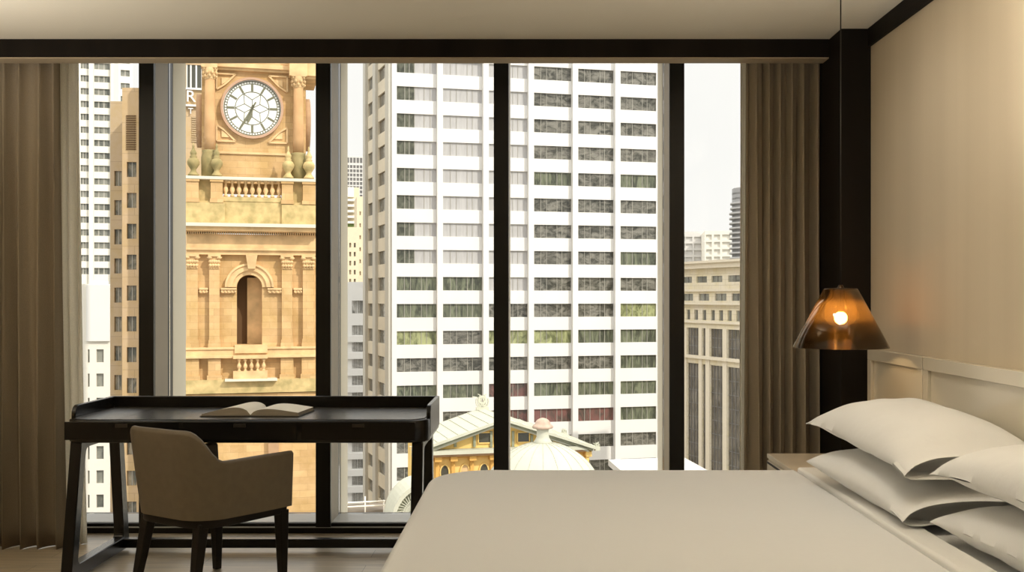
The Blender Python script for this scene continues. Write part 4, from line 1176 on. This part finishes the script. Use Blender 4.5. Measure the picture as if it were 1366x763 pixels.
for px_ in (593, 620, 645.5, 668, 693, 718, 744, 769):
    mb = MB(YG); c_, z_ = yu(px_), yz(668, 627); n = 28
    mb.prism([(c_+.23*math.cos(2*PI*k/n), z_+.40*math.sin(2*PI*k/n)) for k in range(n)], -.03, .1, 0)
    for k in range(n):
        a, b = 2*PI*k/n, 2*PI*(k+1)/n
        mb.line(c_+.26*math.cos(a), z_+.43*math.sin(a), c_+.26*math.cos(b), z_+.43*math.sin(b), .07, -.08, 0, 1)
    mb.build('oval_window', [M['dark_glass'] if px_ != 620 else M['sand_plain'], M['yellow']], yb)
for px_, w_, y0, y1 in ((646, .33, 577.5, 590), (698, .33, 577, 589), (668, .33, 572, 589)):
    c_ = yu(px_); mb = MB(YG); mb.box(c_-w_, c_+w_, -.02, .05, yz(px_, y1), yz(px_, y0), 0)
    for a, b, c0, c1 in ((-w_-.06, -w_, y0-1, y1+1), (w_, w_+.06, y0-1, y1+1), (-w_-.06, w_+.06, y0-1.5, y0), (-w_-.06, w_+.06, y1, y1+1.5)):
        mb.box(c_+a, c_+b, -.09, .02, yz(px_, c1), yz(px_, c0), 1)
    mb.build('gable_window', [M['dark_glass'], M['yellow']], yb)
for px_, y0, y1 in ((607, 589, 596), (632.5, 581, 596), (655, 575, 596), (684, 575, 596), (709, 580, 596), (735, 586, 596)):
    c_ = yu(px_); MB(YG).box(c_-.07, c_+.07, -.12, 0, yz(px_, y1), yz(px_, y0)).build('gable_strut', M['verd_dark'], yb)
def scrolls(cx_, cz2, v, sc_, seed):
    """leafy acroterion: a fan of curled fronds"""
    mb = MB(YG)
    for k in range(7):
        a = R(20+140*k/6); L2 = sc_*(.6+.4*math.sin(a)); pts = []
        for i in range(7):
            t = i/6; r_ = L2*t; aa = a+(.7*t*t)*(1 if k < 3.5 else -1)
            pts.append((cx_+r_*math.cos(aa), cz2+r_*math.sin(aa)))
        for i in range(6): mb.line(*pts[i], *pts[i+1], .09*sc_*(1.1-.1*i), v-.06, v+.06)
    mb.ring(cx_, cz2+sc_*.55, sc_*.16, sc_*.28, v-.07, v+.07, 14)
    mb.box(cx_-sc_*.4, cx_+sc_*.4, v-.12, v+.12, cz2-.15, cz2+.08)
    return mb
scrolls(ap[0], ap[1]+.0, 4.9, .95, 1).build('acroterion', M['verdigris'], yb)
scrolls(yu(553), yz(553, 604), -.4, .55, 2).build('acroterion', M['verdigris'], yb)
scrolls(rg[0]+.1, rg[1]-.1, -.6, .36, 3).build('acroterion', M['verdigris'], yb)
scrolls(rg[0]-.2, rg[1]+.05, 5.0, .36, 3).build('acroterion', M['verdigris'], yb)
mb = MB(YG); c_ = yu(781); mb.box(c_-.12, c_+.25, -.5, .1, yz(781, 608), yz(781, 598)); mb.box(c_-.1, c_+.1, -.4, .1, yz(781, 622), yz(781, 608)); mb.build('corner_bracket', M['yellow'], yb, bevel=.05)

# --- domed turret
dd = 50.0; dcx = PX(724, dd); s_ = dd/F; dtop = PZ(589.5, dd); dr_ = 82*s_
dm = thing('dome', 'cream metal dome with a mushroom cap before the ochre building', 'dome', (dcx, dd, GZ))
pr = [(dr_*math.sin(PI/2*k/20)+(.0), dtop-dr_+dr_*math.cos(PI/2*k/20)) for k in range(1, 21)]
MB().lathe(dcx, dd, [(.02, dtop)]+pr, 64).build('dome_shell', M['dome'], dm)
mb = MB()
for k in range(20):
    a = 2*PI*k/20
    for i in range(2, 20):
        t0, t1 = PI/2*i/20, PI/2*(i+1)/20; rr2 = dr_*1.004
        p0 = (dcx+rr2*math.sin(t0)*math.cos(a), dd+rr2*math.sin(t0)*math.sin(a), dtop-dr_+rr2*math.cos(t0))
        p1 = (dcx+rr2*math.sin(t1)*math.cos(a), dd+rr2*math.sin(t1)*math.sin(a), dtop-dr_+rr2*math.cos(t1))
        mb.tube(p0, p1, .008, n=5)
mb.build('ribs', M['dome'], dm)
zf = lambda y: PZ(y, dd)
MB().lathe(dcx, dd, [(.40, zf(592)), (.42, zf(589)), (.34, zf(586)), (.29, zf(583)), (.27, zf(574)), (.30, zf(572))], 32).build('neck', M['dome'], dm)
MB().lathe(dcx, dd, [(.20, zf(573)), (.46, zf(571)), (.49, zf(569.5)), (.44, zf(567)), (.37, zf(566)), (.34, zf(563)), (.26, zf(560)), (.13, zf(558)), (.02, zf(557.3))], 32).build('cap', [M['pinkcap']], dm)
MB().lathe(dcx, dd, [(dr_*1.02, GZ), (dr_*1.02, dtop-dr_-.05), (dr_*1.08, dtop-dr_), (dr_, dtop-dr_+.02)], 48).build('drum', M['sand_plain'], dm)

# --- arched verdigris roof with lattice side, and roof terrace rail seen below the desk
AG = Fr(530, 56, TH); ag = thing('arched_roof', 'curved pale green roof with lattice panel below the desk, beside the ochre wall', 'roof', AG.w(0, 1, AG.z(530, 720)))
def arc(cxp, cyp, r0, n=14, a0=95, a1=190):
    P = []
    for k in range(n+1):
        a = R(a0+(a1-a0)*k/n); P.append(AG.p(cxp+r0*math.cos(a)*.8, cyp-r0*math.sin(a)))
    return P
mb = MB(AG); o1 = arc(567, 702, 58); i1 = arc(567, 702, 52)
for k in range(len(o1)-1): mb.prism([i1[k], i1[k+1], o1[k+1], o1[k]], -.2, 2.6)
mb.build('arched_rim', M['verdigris'], ag)
mb = MB(AG)
for q in range(len(i1)-1): mb.prism([i1[q], i1[q+1], AG.p(567, 702)], .3, .4)
mb.build('infill', M['verd_mid'], ag)
mb = MB(AG); i2 = arc(567, 702, 51, 16)
for k in range(0, 15): mb.line(*i2[k], *AG.p(552+k*.5, 700-2*k), .05, .2, .3); 
for rr2 in (40, 33, 26, 19):
    P = arc(567, 702, rr2)
    for k in range(len(P)-1): mb.line(*P[k], *P[k+1], .05, .18, .3)
mb.build('lattice', M['verdigris'], ag)
RG = Fr(490, 72, TH); rg_ = thing('roof_terrace', 'grey brown roof terrace with pipe railing at the office tower foot', 'roof', RG.w(0, 2, GZ))
MB(RG).box(RG.u(440), RG.u(516), 0, 2.5, GZ, RG.z(490, 681)).build('roof_block', M['terrace'], rg_)
for y in (669.5, 675):
    MB(RG).tube((RG.u(440), 0, RG.z(490, y)), (RG.u(514), 0, RG.z(490, y)), .055).build('rail', M['far_white'], rg_)
for px_, y in ((487, 662), (462, 668), (512, 668)):
    MB(RG).tube((RG.u(px_), 0, RG.z(490, 690)), (RG.u(px_), 0, RG.z(490, y)), .05).build('post', M['far_white'], rg_)

# ------------------------------------------------------------------ sky, sun, added fill lamps
w = bpy.data.worlds.new('World'); sc.world = w; w.use_nodes = True; nt = w.node_tree; nt.nodes.clear()
o = nt.nodes.new('ShaderNodeOutputWorld'); bg = nt.nodes.new('ShaderNodeBackground')
tc = nt.nodes.new('ShaderNodeTexCoord'); sp_ = nt.nodes.new('ShaderNodeSeparateXYZ'); nt.links.new(tc.outputs['Generated'], sp_.inputs[0])
rm = nt.nodes.new('ShaderNodeMapRange'); rm.inputs[1].default_value = .22; rm.inputs[2].default_value = .55; rm.inputs[3].default_value = 1.02; rm.inputs[4].default_value = 2.3
nt.links.new(sp_.outputs[2], rm.inputs[0])
nz_ = nt.nodes.new('ShaderNodeTexNoise'); nz_.inputs['Scale'].default_value = 3.5; nz_.inputs['Detail'].default_value = 6
nt.links.new(tc.outputs['Generated'], nz_.inputs['Vector'])
rc = nt.nodes.new('ShaderNodeValToRGB'); rc.color_ramp.elements[0].position = .35; rc.color_ramp.elements[1].position = .6
rc.color_ramp.elements[0].color = (.96, .957, .945, 1); rc.color_ramp.elements[1].color = (1.03, 1.02, 1.0, 1)
nt.links.new(nz_.outputs['Fac'], rc.inputs[0]); nt.links.new(rc.outputs[0], bg.inputs[0])
nt.links.new(rm.outputs[0], bg.inputs[1]); nt.links.new(bg.outputs[0], o.inputs[0])

def light(kind, name, loc, energy, color, rot=None, **k):
    l = bpy.data.lights.new(name, kind); l.energy = energy; l.color = color
    for a, b in k.items(): setattr(l, a, b)
    ob = bpy.data.objects.new(name, l); col.objects.link(ob); ob.location = loc
    if rot is not None: ob.rotation_euler = rot
    return ob
sd = Vector((math.sin(R(52))*math.cos(R(40)), -math.cos(R(52))*math.cos(R(40)), math.sin(R(40))))
sun = light('SUN', 'sun', (30, -30, 60), 3.4, (1, .95, .87), sd.to_track_quat('Z', 'Y').to_euler(), angle=R(1.0))
# added fill spots without fixtures, brightening the bed from under the ceiling
WARM = (1, .93, .83)
def aim(a, b): return (Vector(a)-Vector(b)).to_track_quat('Z', 'Y').to_euler()
for x, y, e in ((.35, 3.7, 7), (.35, 2.7, 5)):
    light('SPOT', 'fill_down', (x, y, CZ-.02), e, (1, .96, .90), (0, 0, 0), spot_size=R(88), spot_blend=1, shadow_soft_size=.2)
for q in ((.75, 3.0, 2.58), (.75, 4.2, 2.58)):           # added fill spots without fixtures, brightening the right wall
    light('SPOT', 'fill_wall', q, 20, WARM, aim(q, (1.653, q[1]+.35, 1.35)), spot_size=R(105), spot_blend=1, shadow_soft_size=.12)
# added unseen fill spots without lamp bodies, lifting the ceiling left and right
for x, y, z, e in ((-2.95, 3.6, 1.2, 240), (1.15, 2.6, 1.2, 240)):
    light('SPOT', 'fill_up', (x, y, z), e, WARM, (PI, 0, 0), spot_size=R(150), spot_blend=1, shadow_soft_size=.14)

# ------------------------------------------------------------------ camera
cam = bpy.data.cameras.new('camera'); co = bpy.data.objects.new('camera', cam); col.objects.link(co)
co.location = (0, 0, H); co.rotation_euler = (PI/2, 0, 0)
cam.sensor_fit = 'HORIZONTAL'; cam.sensor_width = 36; cam.lens = 36*F/1366
cam.shift_x = -(VX-683)/1366; cam.shift_y = (VY-381.5)/1366
cam.clip_start = .05; cam.clip_end = 3000
sc.camera = co
sc.view_settings.view_transform = 'Standard'; sc.view_settings.look = 'None'
sc.view_settings.exposure = 0; sc.view_settings.gamma = 1
sc.view_settings.use_curve_mapping = False
